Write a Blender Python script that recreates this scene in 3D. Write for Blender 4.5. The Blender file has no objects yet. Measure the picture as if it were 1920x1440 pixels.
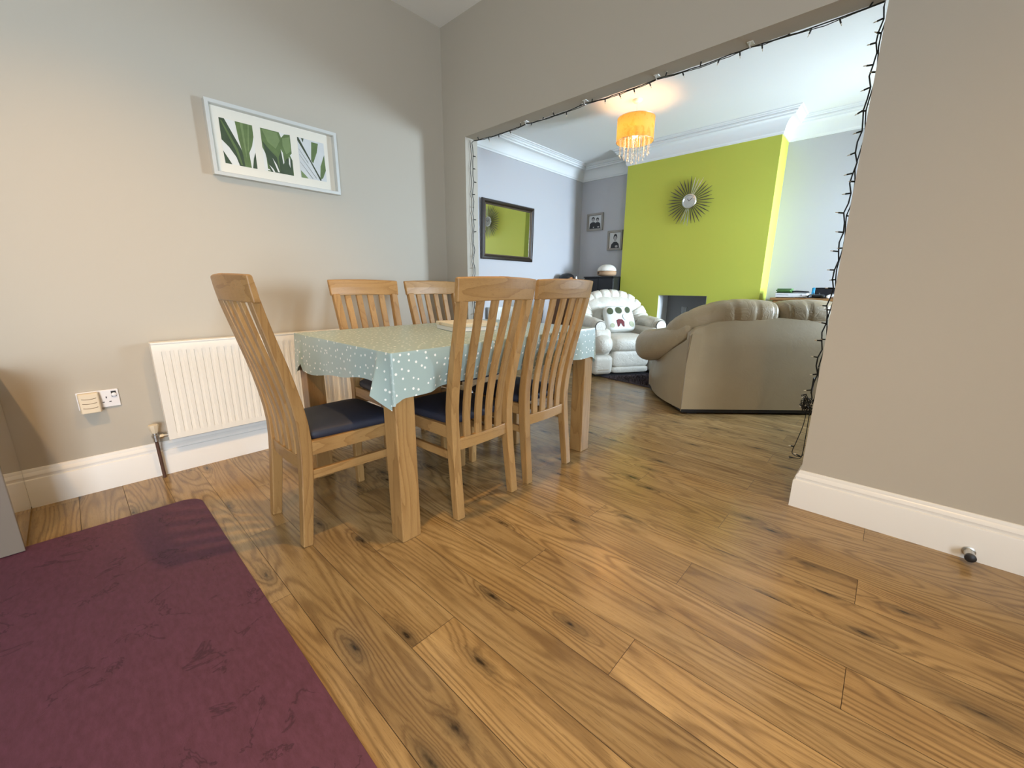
import bpy, bmesh, math, random
from mathutils import Vector, Matrix
PI = math.pi
rnd = random.Random(7)
SC = bpy.context.scene
C = SC.collection

# ------------------------------------------------------------------ camera, world, lights, exposure
cam = bpy.data.cameras.new('camera'); co = bpy.data.objects.new('camera', cam); C.objects.link(co)
cam.sensor_width = 36.0; cam.lens = 759.14 / 1920 * 36.0; cam.clip_start = 0.02
yaw, pit, rol = math.radians(-42.6993), math.radians(-13.4671), math.radians(0.3628)
F = Vector((math.sin(yaw) * math.cos(pit), math.cos(yaw) * math.cos(pit), math.sin(pit)))
R0 = Vector((math.cos(yaw), -math.sin(yaw), 0)); U0 = R0.cross(F)
Rv = R0 * math.cos(rol) + U0 * math.sin(rol); Uv = U0 * math.cos(rol) - R0 * math.sin(rol)
co.matrix_world = Matrix(((Rv.x, Uv.x, -F.x, 0), (Rv.y, Uv.y, -F.y, 0), (Rv.z, Uv.z, -F.z, 1.0), (0, 0, 0, 1)))
SC.camera = co
SC.view_settings.view_transform = 'Standard'; SC.view_settings.look = 'None'
SC.view_settings.gamma = 1.0; SC.view_settings.use_curve_mapping = False
SC.view_settings.exposure = 0.0

w = bpy.data.worlds.new('sky'); SC.world = w; w.use_nodes = True
wb = w.node_tree.nodes['Background']; wb.inputs[0].default_value = (0.72, 0.86, 1.0, 1); wb.inputs[1].default_value = 1.5

def area(name, loc, target, sx, sy, power, col):
    l = bpy.data.lights.new(name, 'AREA'); l.shape = 'RECTANGLE'; l.size = sx; l.size_y = sy
    l.energy = power; l.color = col
    o = bpy.data.objects.new(name, l); C.objects.link(o); o.location = loc
    o.rotation_euler = (Vector(target) - Vector(loc)).to_track_quat('-Z', 'Y').to_euler()
    return o
def point(name, loc, power, col, r=0.05):
    l = bpy.data.lights.new(name, 'POINT'); l.energy = power; l.color = col; l.shadow_soft_size = r
    o = bpy.data.objects.new(name, l); C.objects.link(o); o.location = loc
    return o
# daylight through the front bay window (living room, right) and the kitchen's side window (right, behind the camera)
area('daylight_front_window', (2.35, 5.55, 1.50), (-2.4, 4.2, 0.90), 2.8, 1.5, 1620, (0.66, 0.83, 1.0))
area('daylight_side_door', (2.62, -1.75, 1.0), (-2.7, -0.9, -0.9), 1.7, 1.7, 240, (0.80, 0.90, 1.0))
# warm ceiling downlights of the dining room and the kitchen
def spot(name, loc, tgt, power, col, ang, r=0.04, blend=0.7):
    l = bpy.data.lights.new(name, 'SPOT'); l.energy = power; l.color = col; l.shadow_soft_size = r
    l.spot_size = math.radians(ang); l.spot_blend = blend
    o = bpy.data.objects.new(name, l); C.objects.link(o); o.location = loc
    o.rotation_euler = (Vector(tgt) - Vector(loc)).to_track_quat('-Z', 'Y').to_euler()
spot('ceiling_downlight_table', (-1.05, 0.95, 2.80), (-1.30, 0.85, 0), 125, (1.0, 0.62, 0.24), 104, blend=1.0)
spot('ceiling_downlight_left', (-0.95, -0.75, 2.80), (-2.75, 0.50, 0.70), 165, (1.0, 0.58, 0.22), 50, blend=1.0)
spot('ceiling_downlight_kitchen', (0.6, -0.2, 2.80), (0.95, 0.95, 0), 145, (1.0, 0.62, 0.25), 112, blend=1.0)

# ------------------------------------------------------------------ materials
def mat(name, col=(0.8, 0.8, 0.8), rough=0.5, metal=0.0, spec=0.5, coat=0.0, bump=0.0, bscale=200.0, var=0.0, vscale=6.0, sheen=0.0):
    m = bpy.data.materials.new(name); m.use_nodes = True
    nt = m.node_tree; N = nt.nodes; L = nt.links; b = N['Principled BSDF']
    b.inputs['Base Color'].default_value = (*col, 1); b.inputs['Roughness'].default_value = rough
    b.inputs['Metallic'].default_value = metal; b.inputs['Specular IOR Level'].default_value = spec
    b.inputs['Coat Weight'].default_value = coat; b.inputs['Coat Roughness'].default_value = 0.03
    if sheen: b.inputs['Sheen Weight'].default_value = sheen
    tc = N.new('ShaderNodeTexCoord')
    if var:
        n = N.new('ShaderNodeTexNoise'); n.inputs['Scale'].default_value = vscale; n.inputs['Detail'].default_value = 5
        L.new(tc.outputs['Object'], n.inputs['Vector'])
        mx = N.new('ShaderNodeMix'); mx.data_type = 'RGBA'
        mx.inputs['A'].default_value = tuple(c * (1 - var) for c in col) + (1,)
        mx.inputs['B'].default_value = tuple(min(1, c * (1 + var)) for c in col) + (1,)
        L.new(n.outputs['Fac'], mx.inputs['Factor']); L.new(mx.outputs['Result'], b.inputs['Base Color'])
    if bump:
        n2 = N.new('ShaderNodeTexNoise'); n2.inputs['Scale'].default_value = bscale; n2.inputs['Detail'].default_value = 4
        L.new(tc.outputs['Object'], n2.inputs['Vector'])
        bp = N.new('ShaderNodeBump'); bp.inputs['Strength'].default_value = bump; bp.inputs['Distance'].default_value = 0.002
        L.new(n2.outputs['Fac'], bp.inputs['Height']); L.new(bp.outputs['Normal'], b.inputs['Normal'])
    return m

class G:
    """small node-graph helper"""
    def __init__(s, name):
        s.m = bpy.data.materials.new(name); s.m.use_nodes = True
        s.nt = s.m.node_tree; s.N = s.nt.nodes; s.L = s.nt.links; s.b = s.N['Principled BSDF']
        s.tc = s.N.new('ShaderNodeTexCoord')
    def put(s, x, sock):
        if isinstance(x, bpy.types.NodeSocket): s.L.new(x, sock)
        elif x is not None: sock.default_value = x
    def math(s, op, a, b=None, c=None, clamp=False):
        n = s.N.new('ShaderNodeMath'); n.operation = op; n.use_clamp = clamp
        for i, x in enumerate((a, b, c)): s.put(x, n.inputs[i])
        return n.outputs[0]
    def mapping(s, vec, scale=(1, 1, 1), loc=(0, 0, 0)):
        n = s.N.new('ShaderNodeMapping'); s.L.new(vec, n.inputs[0]); s.put(scale, n.inputs['Scale']); s.put(loc, n.inputs['Location'])
        return n.outputs[0]
    def noise(s, vec, scale, detail=2.0, rough=0.5, dist=0.0):
        n = s.N.new('ShaderNodeTexNoise'); s.L.new(vec, n.inputs['Vector']); n.inputs['Scale'].default_value = scale
        n.inputs['Detail'].default_value = detail; n.inputs['Roughness'].default_value = rough; n.inputs['Distortion'].default_value = dist
        return n.outputs['Fac']
    def voro(s, vec, scale, feature='F1', rand=1.0):
        n = s.N.new('ShaderNodeTexVoronoi'); n.feature = feature; s.L.new(vec, n.inputs['Vector'])
        n.inputs['Scale'].default_value = scale; n.inputs['Randomness'].default_value = rand
        return n
    def ramp(s, fac, stops, interp='LINEAR'):
        n = s.N.new('ShaderNodeValToRGB'); n.color_ramp.interpolation = interp
        e = n.color_ramp.elements
        while len(e) < len(stops): e.new(0.5)
        for i, (p, c) in enumerate(stops):
            e[i].position = p; e[i].color = (*c, 1) if len(c) == 3 else c
        s.L.new(fac, n.inputs[0]); return n.outputs[0]
    def mix(s, fac, a, b, mode='MIX'):
        n = s.N.new('ShaderNodeMix'); n.data_type = 'RGBA'; n.blend_type = mode
        s.put(fac, n.inputs['Factor']); 
        for k, x in (('A', a), ('B', b)):
            s.put((*x, 1) if isinstance(x, tuple) and len(x) == 3 else x, n.inputs[k])
        return n.outputs['Result']
    def bump(s, h, strength=0.3, dist=0.002):
        n = s.N.new('ShaderNodeBump'); n.inputs['Strength'].default_value = strength; n.inputs['Distance'].default_value = dist
        s.L.new(h, n.inputs['Height']); s.L.new(n.outputs[0], s.b.inputs['Normal'])
    def fin(s, col=None, rough=None, spec=None, coat=None):
        s.put((*col, 1) if isinstance(col, tuple) else col, s.b.inputs['Base Color']); s.put(rough, s.b.inputs['Roughness'])
        s.put(spec, s.b.inputs['Specular IOR Level']); s.put(coat, s.b.inputs['Coat Weight'])
        return s.m

def make_floor_mat():
    g = G('laminate_oak_planks')
    at = g.N.new('ShaderNodeAttribute'); at.attribute_name = 'plank'; pr = at.outputs['Fac']
    uv = g.N.new('ShaderNodeUVMap'); uv.uv_map = 'grain'; v = uv.outputs[0]
    # knots: sparse points that bend the growth rings and darken the wood
    vk = g.voro(g.mapping(v, (2.3, 8.5, 1)), 1.0, 'F1', 1.0); vk.voronoi_dimensions = '2D'
    kw = g.noise(g.mapping(v, (20, 40, 1)), 1.0, 3, 0.6)
    kd = g.math('ADD', vk.outputs['Distance'], g.math('MULTIPLY', g.math('SUBTRACT', kw, 0.5), 0.16))
    k2 = g.math('MULTIPLY', kd, kd)
    hsh = g.math('FRACT', g.math('MULTIPLY', vk.outputs['Color'], 7.13))
    ksel = g.math('GREATER_THAN', hsh, 0.66)
    kn = g.math('MULTIPLY', g.math('EXPONENT', g.math('MULTIPLY', k2, -22.0)), ksel)
    field = g.noise(g.mapping(v, (0.85, 6.0, 1)), 1.0, 1.4, 0.4)
    f2 = g.math('ADD', g.math('MULTIPLY', field, 19.0), g.math('MULTIPLY', kn, 2.2))
    f3 = g.math('ADD', f2, g.math('MULTIPLY', g.noise(g.mapping(v, (7, 34, 1)), 1.0, 3, 0.6), 0.55))
    saw = g.math('SUBTRACT', g.math('FRACT', f3), 0.62)
    ring = g.math('EXPONENT', g.math('MULTIPLY', g.math('MULTIPLY', saw, saw), -26.0))
    amp = g.math('ADD', 0.10, g.math('MULTIPLY', g.noise(g.mapping(v, (1.3, 9, 1)), 1.0, 3), 1.25))
    ring = g.math('MULTIPLY', ring, amp)
    fibre = g.noise(g.mapping(v, (8, 260, 1)), 1.0, 5, 0.75)
    streak = g.noise(g.mapping(v, (2.2, 60, 1)), 1.0, 4, 0.65)
    pores = g.math('GREATER_THAN', g.noise(g.mapping(v, (20, 430, 1)), 1.0, 2, 0.6), 0.62)
    cloud = g.noise(g.mapping(v, (1.5, 5.0, 1)), 1.0, 3, 0.6)
    base = g.ramp(cloud, [(0.25, (0.310, 0.200, 0.086)), (0.5, (0.445, 0.305, 0.140)), (0.75, (0.570, 0.412, 0.207))])
    hue = g.ramp(pr, [(0.0, (0.80, 0.79, 0.77)), (0.35, (1.0, 0.98, 0.95)), (0.7, (0.92, 0.88, 0.80)), (1.0, (1.18, 1.13, 1.06))])
    c = g.mix(1.0, base, hue, 'MULTIPLY')
    c = g.mix(g.math('MULTIPLY', ring, 0.66, clamp=True), c, (0.095, 0.048, 0.017))
    c = g.mix(g.math('MULTIPLY', g.math('SUBTRACT', streak, 0.38), 1.1, clamp=True), c, (0.150, 0.080, 0.030))
    c = g.mix(g.math('MULTIPLY', g.math('SUBTRACT', fibre, 0.30), 0.75, clamp=True), c, (0.115, 0.060, 0.022))
    c = g.mix(g.math('MULTIPLY', pores, 0.30), c, (0.05, 0.025, 0.010))
    smoke = g.math('MULTIPLY', g.math('EXPONENT', g.math('MULTIPLY', k2, -38.0)), ksel)
    sm = g.math('MULTIPLY', smoke, g.math('MULTIPLY', g.noise(g.mapping(v, (22, 90, 1)), 1.0, 5, 0.75), 1.5))
    c = g.mix(g.math('MULTIPLY', sm, 0.8, clamp=True), c, (0.040, 0.028, 0.017))
    core = g.math('MULTIPLY', g.math('EXPONENT', g.math('MULTIPLY', k2, -600.0)), ksel)
    c = g.mix(g.math('MULTIPLY', core, 0.9, clamp=True), c, (0.012, 0.007, 0.004))
    rough = g.math('ADD', 0.15, g.math('MULTIPLY', fibre, 0.13))
    g.bump(g.math('ADD', g.math('MULTIPLY', fibre, 0.6), g.math('MULTIPLY', ring, -0.4)), 0.12, 0.001)
    return g.fin(c, rough, 0.5)

def make_oak(name, axis, light=(0.50, 0.305, 0.118), dark=(0.215, 0.105, 0.032), rough=0.40):
    g = G(name)
    oi = g.N.new('ShaderNodeObjectInfo'); v = g.tc.outputs['Object']
    cw = g.N.new('ShaderNodeCombineXYZ')
    for i in range(3): g.L.new(g.math('MULTIPLY', oi.outputs['Random'], 13.7 + 5 * i), cw.inputs[i])
    ad = g.N.new('ShaderNodeVectorMath'); ad.operation = 'ADD'; g.L.new(v, ad.inputs[0]); g.L.new(cw.outputs[0], ad.inputs[1]); v = ad.outputs[0]
    def sc(a, b): return tuple(a if i == axis else b for i in range(3))
    field = g.noise(g.mapping(v, sc(1.3, 9)), 1.0, 1.5, 0.45)
    ring = g.math('POWER', g.math('FRACT', g.math('ADD', g.math('MULTIPLY', field, 9.0), g.math('MULTIPLY', g.noise(g.mapping(v, sc(6, 60)), 1.0, 2), 0.5))), 3.0)
    fib = g.noise(g.mapping(v, sc(8, 260)), 1.0, 4, 0.7)
    pore = g.math('GREATER_THAN', g.noise(g.mapping(v, sc(30, 420)), 1.0, 2, 0.6), 0.63)
    cl = g.noise(g.mapping(v, sc(1.5, 5)), 1.0, 2)
    c = g.mix(cl, dark, light)
    c = g.mix(0.35, c, light)
    c = g.mix(g.math('MULTIPLY', ring, 0.6), c, dark)
    c = g.mix(g.math('MULTIPLY', fib, 0.45), c, dark)
    c = g.mix(g.math('MULTIPLY', pore, 0.25), c, tuple(x * 0.5 for x in dark))
    hv = g.N.new('ShaderNodeHueSaturation'); g.L.new(c, hv.inputs['Color'])
    g.L.new(g.math('ADD', 0.90, g.math('MULTIPLY', oi.outputs['Random'], 0.2)), hv.inputs['Value'])
    g.bump(fib, 0.15, 0.001)
    return g.fin(hv.outputs[0], rough, 0.4)

def make_leather(name, col, wr=0.5):
    g = G(name); v = g.tc.outputs['Object']
    n1 = g.noise(v, 5.0, 3, 0.5); n2 = g.noise(v, 9.0, 3, 0.55, 1.2); n3 = g.voro(v, 260.0, 'DISTANCE_TO_EDGE').outputs['Distance']
    crease = g.math('SUBTRACT', 1.0, g.math('MULTIPLY', g.math('ABSOLUTE', g.math('SUBTRACT', n2, 0.5)), 14.0), clamp=True)
    c = g.mix(n1, tuple(x * 0.90 for x in col), tuple(min(1, x * 1.08) for x in col))
    h = g.math('ADD', g.math('MULTIPLY', crease, -0.9), g.math('MULTIPLY', g.math('MINIMUM', n3, 0.12), 0.6))
    g.bump(g.math('ADD', h, g.math('MULTIPLY', n1, 1.6)), wr, 0.008)
    return g.fin(c, 0.42, 0.45)

def make_cloth():
    g = G('spotted_oilcloth'); uv = g.N.new('ShaderNodeUVMap'); uv.uv_map = 'cloth'
    vo = g.voro(uv.outputs[0], 27.0, 'F1', 0.75); vo.voronoi_dimensions = '2D'
    rad = g.math('ADD', 0.105, g.math('MULTIPLY', g.math('FRACT', g.math('MULTIPLY', vo.outputs['Color'], 3.7)), 0.035))
    dot = g.math('LESS_THAN', vo.outputs['Distance'], rad)
    weave = g.noise(g.mapping(uv.outputs[0], (900, 900, 1)), 1.0, 1)
    base = g.mix(weave, (0.325, 0.43, 0.415), (0.38, 0.485, 0.465))
    c = g.mix(dot, base, (0.86, 0.88, 0.84))
    g.bump(weave, 0.1, 0.0006)
    return g.fin(c, 0.34, 0.5)

def make_mat_purple():
    g = G('purple_marbled_mat'); v = g.tc.outputs['Object']
    w1 = g.noise(v, 7.0, 5, 0.6, 0.6)
    crack = g.math('SUBTRACT', 1.0, g.math('MULTIPLY', g.math('ABSOLUTE', g.math('SUBTRACT', w1, 0.5)), 55.0), clamp=True)
    gate = g.math('GREATER_THAN', g.noise(v, 5.0, 2), 0.54)
    ms = g.noise(g.mapping(v, (30, 80, 30)), 1.0, 5, 0.65)
    fine = g.noise(v, 420.0, 2, 0.7)
    c = g.ramp(ms, [(0.3, (0.078, 0.022, 0.040)), (0.7, (0.120, 0.037, 0.070))])
    c = g.mix(g.math('MULTIPLY', g.math('MULTIPLY', crack, gate), 0.8), c, (0.028, 0.006, 0.016))
    c = g.mix(g.math('MULTIPLY', fine, 0.25), c, (0.16, 0.062, 0.09))
    g.bump(g.math('SUBTRACT', fine, g.math('MULTIPLY', crack, 0.8)), 0.25, 0.001)
    return g.fin(c, 0.62, 0.35)

def make_wall(name, col):
    g = G(name); v = g.tc.outputs['Object']
    n = g.noise(v, 1.3, 2); f = g.noise(v, 160.0, 4, 0.6)
    c = g.mix(n, tuple(x * 0.985 for x in col), tuple(x * 1.015 for x in col))
    g.bump(f, 0.10, 0.001)
    return g.fin(c, 0.75, 0.3)

M = {}
M['floor'] = make_floor_mat()
M['seam'] = mat('plank_seam', (0.035, 0.02, 0.01), 0.8)
M['wall'] = make_wall('mauve_grey_paint', (0.470, 0.434, 0.366))
M['wall_l'] = make_wall('lilac_grey_paint', (0.50, 0.495, 0.515))
M['green'] = make_wall('lime_green_paint', (0.53, 0.555, 0.085))
M['ceil'] = make_wall('ceiling_white', (0.84, 0.84, 0.82))
M['white'] = mat('gloss_white_paint', (0.80, 0.79, 0.76), 0.3, bump=0.03, bscale=60)
M['plaster'] = mat('plaster_white', (0.82, 0.83, 0.83), 0.55, bump=0.05, bscale=90)
M['recess'] = mat('grey_recess_paint', (0.24, 0.235, 0.25), 0.8, bump=0.1, bscale=80)
M['oakx'] = make_oak('oak_grain_x', 0); M['oaky'] = make_oak('oak_grain_y', 1); M['oakz'] = make_oak('oak_grain_z', 2)
M['navy'] = mat('navy_seat_fabric', (0.018, 0.022, 0.040), 0.62, bump=0.25, bscale=500, var=0.25, vscale=30)
M['cloth'] = make_cloth()
M['purple'] = make_mat_purple()
M['rad'] = mat('radiator_enamel', (0.80, 0.78, 0.72), 0.32, bump=0.02, bscale=40)
M['radgap'] = mat('radiator_grille', (0.55, 0.54, 0.50), 0.5, var=0.1)
M['cream'] = mat('cream_plastic', (0.66, 0.58, 0.44), 0.4, var=0.04)
M['plastic'] = mat('white_plastic', (0.80, 0.80, 0.82), 0.3, var=0.02)
M['dark'] = mat('black_plastic', (0.012, 0.012, 0.014), 0.45, var=0.2)
M['cable'] = mat('dark_green_cable', (0.010, 0.012, 0.010), 0.5, var=0.2)
M['metal'] = mat('brushed_metal', (0.55, 0.55, 0.53), 0.32, 1.0, bump=0.05, bscale=300)
M['dmetal'] = mat('dark_metal', (0.13, 0.115, 0.105), 0.38, 0.9, var=0.2, vscale=40)
M['silver'] = mat('bright_silver', (0.80, 0.79, 0.76), 0.22, 1.0, bump=0.04, bscale=400)
M['pipe'] = mat('brown_painted_pipe', (0.085, 0.040, 0.025), 0.5, var=0.3, vscale=40)
M['led'] = mat('clear_led_tip', (0.80, 0.74, 0.62), 0.15, var=0.05)
M['hook'] = mat('clear_hook', (0.70, 0.70, 0.68), 0.15, var=0.03)
M['sofa'] = make_leather('beige_leather', (0.43, 0.34, 0.215), 0.18)
M['sofaback'] = make_leather('beige_leather_flat', (0.42, 0.33, 0.205), 0.03)
M['armchair'] = make_leather('ivory_leather', (0.62, 0.59, 0.515), 0.28)
M['rug'] = mat('shaggy_charcoal_pile', (0.060, 0.045, 0.052), 0.9, var=0.5, vscale=60)
M['frame'] = mat('pale_silver_frame', (0.62, 0.64, 0.62), 0.4, 0.15, bump=0.05, bscale=200)
M['mount'] = mat('cream_card', (0.74, 0.71, 0.62), 0.8, var=0.02)
M['darkwood'] = mat('dark_brown_frame', (0.020, 0.011, 0.007), 0.35, coat=0.2, bump=0.2, bscale=120, var=0.4, vscale=40)
M['bead'] = mat('bronze_beading', (0.16, 0.12, 0.085), 0.4, 0.6, bump=0.4, bscale=250)
M['mirror'] = mat('mirror_glass', (0.93, 0.95, 0.94), 0.015, 1.0)
M['black'] = mat('black_wood', (0.010, 0.010, 0.013), 0.4, bump=0.1, bscale=200, var=0.3)
M['walnut'] = make_oak('brown_wood', 2, (0.17, 0.078, 0.030), (0.09, 0.038, 0.014))
M['walnutx'] = make_oak('honey_wood', 0, (0.42, 0.22, 0.085), (0.22, 0.105, 0.036))
M['gloss'] = mat('gloss_cream_lacquer', (0.55, 0.51, 0.46), 0.04, spec=1.0, coat=1.0, var=0.01)
M['taupe'] = mat('taupe_lacquer', (0.20, 0.165, 0.13), 0.25, var=0.03)
M['worktop'] = mat('dark_worktop', (0.05, 0.045, 0.04), 0.3, var=0.4, vscale=80)

# ------------------------------------------------------------------ mesh helpers
def nb(): return bmesh.new()
def V(*a): return Vector(a)

def loft(bm, rings, close_u=True, caps=True, close_v=False, mi=0):
    vs = [[bm.verts.new(p) for p in r] for r in rings]
    n = len(vs[0]); fs = []
    pairs = list(range(len(vs) - 1)) + ([len(vs) - 1] if close_v else [])
    for i in pairs:
        a, b = vs[i], vs[(i + 1) % len(vs)]
        for j in range(n if close_u else n - 1):
            k = (j + 1) % n
            fs.append(bm.faces.new((a[j], a[k], b[k], b[j])))
    if caps and close_u and not close_v:
        fs.append(bm.faces.new(list(reversed(vs[0])))); fs.append(bm.faces.new(vs[-1]))
    for f in fs: f.material_index = mi
    return vs

def box(bm, x0, x1, y0, y1, z0, z1, mi=0, M4=None):
    r = [[V(x0, y0, z), V(x1, y0, z), V(x1, y1, z), V(x0, y1, z)] for z in (z0, z1)]
    if M4: r = [[M4 @ p for p in q] for q in r]
    loft(bm, r, mi=mi)

def bar(bm, pts, hw, hd, wdir=V(1, 0, 0)):
    """rectangular bar along pts; half width hw along wdir, half depth hd across (numbers or per-point lists)"""
    rings = []; n = len(pts)
    for i, p in enumerate(pts):
        t = (pts[min(i + 1, n - 1)] - pts[max(i - 1, 0)]).normalized()
        wd = (wdir - t * wdir.dot(t)).normalized(); dd = t.cross(wd).normalized()
        a = hw[i] if isinstance(hw, (list, tuple)) else hw; b = hd[i] if isinstance(hd, (list, tuple)) else hd
        rings.append([p + wd * a + dd * b, p - wd * a + dd * b, p - wd * a - dd * b, p + wd * a - dd * b])
    loft(bm, rings)

def tube(bm, pts, r, n=8, mi=0, caps=True):
    rings = []; m = len(pts); up = None
    for i, p in enumerate(pts):
        t = (pts[min(i + 1, m - 1)] - pts[max(i - 1, 0)]).normalized()
        if up is None: up = V(0, 0, 1) if abs(t.z) < 0.9 else V(1, 0, 0)
        a = t.cross(up)
        if a.length < 1e-4: a = t.orthogonal()
        a.normalize(); b = t.cross(a).normalized(); up = -b if (-b).dot(up) > 0 else b
        rr = r[i] if isinstance(r, (list, tuple)) else r
        rings.append([p + a * math.cos(k * 2 * PI / n) * rr + b * math.sin(k * 2 * PI / n) * rr for k in range(n)])
    loft(bm, rings, mi=mi, caps=caps)

def lathe(bm, prof, n=24, c=V(0, 0, 0), mi=0, caps=True, axis='z'):
    rings = []
    for r, z in prof:
        ring = []
        for k in range(n):
            a = k * 2 * PI / n
            p = V(math.cos(a) * r, math.sin(a) * r, z)
            if axis == 'y': p = V(p.x, p.z, -p.y)
            if axis == 'x': p = V(p.z, p.x, p.y)
            ring.append(c + p)
        rings.append(ring)
    loft(bm, rings, mi=mi, caps=caps)

def spow(x, e): return math.copysign(abs(x) ** e, x)
def puff(bm, c, s, e1=0.5, e2=0.5, nu=28, nv=16, M4=None, fn=None):
    """superellipsoid cushion of half sizes s"""
    rings = []
    for i in range(1, nv):
        ph = -PI / 2 + PI * i / nv
        ring = []
        for j in range(nu):
            th = 2 * PI * j / nu
            p = V(spow(math.cos(ph), e1) * spow(math.cos(th), e2) * s[0], spow(math.cos(ph), e1) * spow(math.sin(th), e2) * s[1], spow(math.sin(ph), e1) * s[2])
            if fn: p = fn(p)
            p = p + V(*c)
            ring.append(M4 @ p if M4 else p)
        rings.append(ring)
    vs = loft(bm, rings, caps=False)
    for ring, sg in ((vs[0], -1), (vs[-1], 1)):
        cc = V(0, 0, 0)
        for v in ring: cc += v.co
        cv = bm.verts.new(cc / len(ring))
        for j in range(nu):
            a, b = ring[j], ring[(j + 1) % nu]
            bm.faces.new((cv, b, a) if sg < 0 else (cv, a, b))

def catmull(P, n):
    out = []
    for i in range(len(P) - 1):
        p0 = P[max(i - 1, 0)]; p1 = P[i]; p2 = P[i + 1]; p3 = P[min(i + 2, len(P) - 1)]
        for k in range(n):
            t = k / n
            out.append(0.5 * ((2 * p1) + (p2 - p0) * t + (2 * p0 - 5 * p1 + 4 * p2 - p3) * t * t + (3 * p1 - p0 - 3 * p2 + p3) * t ** 3))
    out.append(P[-1]); return out

def sweep(bm, stations, up=V(0, 0, 1), n=24, sub=6, e=0.75, tuft=0.0, tn=0):
    """puffy roll through stations (x,y,z, half width across, half height); rounded closed ends; tuft = depth of tn gathered grooves"""
    P = [Vector(s[:3]) for s in stations]; R2 = [Vector((s[3], s[4], 0)) for s in stations]
    P = catmull(P, sub); R2 = catmull(R2, sub)
    m = len(P)
    rings = []
    def ring(p, t, a, b):
        sd = t.cross(up); sd.normalize(); u2 = sd.cross(t).normalized()
        return [p + sd * spow(math.cos(k * 2 * PI / n), e) * a + u2 * spow(math.sin(k * 2 * PI / n), e) * b for k in range(n)]
    T = [(P[min(i + 1, m - 1)] - P[max(i - 1, 0)]).normalized() for i in range(m)]
    for q in (0.12, 0.35, 0.62, 0.85):
        sc = math.sqrt(1 - (1 - q) ** 2); rad = min(R2[0][0], R2[0][1]) * 0.8
        rings.append(ring(P[0] - T[0] * rad * (1 - q), T[0], R2[0][0] * sc, R2[0][1] * sc))
    for i in range(m):
        g = 1.0
        if tn: g = 1 - tuft * (max(0, math.cos(i / (m - 1) * tn * 2 * PI)) ** 6)
        rings.append(ring(P[i], T[i], R2[i][0] * g, R2[i][1] * g))
    for q in (0.85, 0.62, 0.35, 0.12):
        sc = math.sqrt(1 - (1 - q) ** 2); rad = min(R2[-1][0], R2[-1][1]) * 0.8
        rings.append(ring(P[-1] + T[-1] * rad * (1 - q), T[-1], R2[-1][0] * sc, R2[-1][1] * sc))
    loft(bm, rings)

def moulding(bm, path, profile):
    """sweep an open profile (offset into the room, z) along a polyline of wall points; the room lies to the RIGHT of the path"""
    n = len(path); rings = []
    for i, p in enumerate(path):
        def nrm(a, b):
            d = (b - a).normalized(); return V(d.y, -d.x, 0)
        n1 = nrm(path[i - 1], p) if i > 0 else nrm(p, path[i + 1]); n2 = nrm(p, path[i + 1]) if i < n - 1 else n1
        mt = (n1 + n2); mt = mt / (1 + n1.dot(n2))
        rings.append([V(p.x, p.y, z) + mt * o for o, z in profile])
    loft(bm, rings, close_u=True, caps=True)

def obj(name, bm, m, parent=None, smooth=False, bevel=0.0, sub=0, seg=2, ang=35):
    bmesh.ops.recalc_face_normals(bm, faces=bm.faces)
    me = bpy.data.meshes.new(name); bm.to_mesh(me); bm.free()
    for mm in (m if isinstance(m, (list, tuple)) else [m]): me.materials.append(mm)
    if smooth:
        me.shade_smooth(); me.set_sharp_from_angle(angle=math.radians(ang))
    o = bpy.data.objects.new(name, me); C.objects.link(o)
    if parent: o.parent = parent
    if bevel:
        b = o.modifiers.new('bevel', 'BEVEL'); b.width = bevel; b.segments = seg; b.limit_method = 'ANGLE'; b.angle_limit = math.radians(40)
        b.harden_normals = False
    if sub:
        s = o.modifiers.new('sub', 'SUBSURF'); s.levels = sub; s.render_levels = sub
    return o
def thing(name, label, cat, loc=(0, 0, 0), rotz=0.0, group=None):
    o = bpy.data.objects.new(name, None); C.objects.link(o); o.empty_display_size = 0.1
    o.location = loc; o.rotation_euler = (0, 0, rotz); return tag(o, label, cat, group)
def tag(o, label, cat, group=None):
    o['label'] = label; o['category'] = cat
    if group: o['group'] = group
    return o
def struct(name, bm, m, parent=None, **k):
    o = obj(name, bm, m, parent, **k)
    if not parent: o['kind'] = 'structure'
    return o
def dup(root, loc, rotz, label):
    r = root.copy(); C.objects.link(r); r.location = loc; r.rotation_euler = (0, 0, rotz); r['label'] = label
    for ch in list(root.children):
        c = ch.copy(); C.objects.link(c); c.parent = r
        for g in ch.children:
            d = g.copy(); C.objects.link(d); d.parent = c
    return r

# ------------------------------------------------------------------ room shell
XL, YD, YD2 = -2.765, 2.195, 2.315          # dining left wall, dividing wall faces
LX, LY, LR = -3.925, 5.88, 1.0             # living left wall, alcove back wall, right wall
KY, KX = -3.5, 2.3                          # kitchen back wall, dining right wall
ZC, ZL = 2.84, 2.82                         # ceilings
OX0, OX1, OZ = -2.51, -0.19, 2.071          # opening
CX0, CX1, CY = -2.97, -1.17, 5.53           # chimney breast

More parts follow.
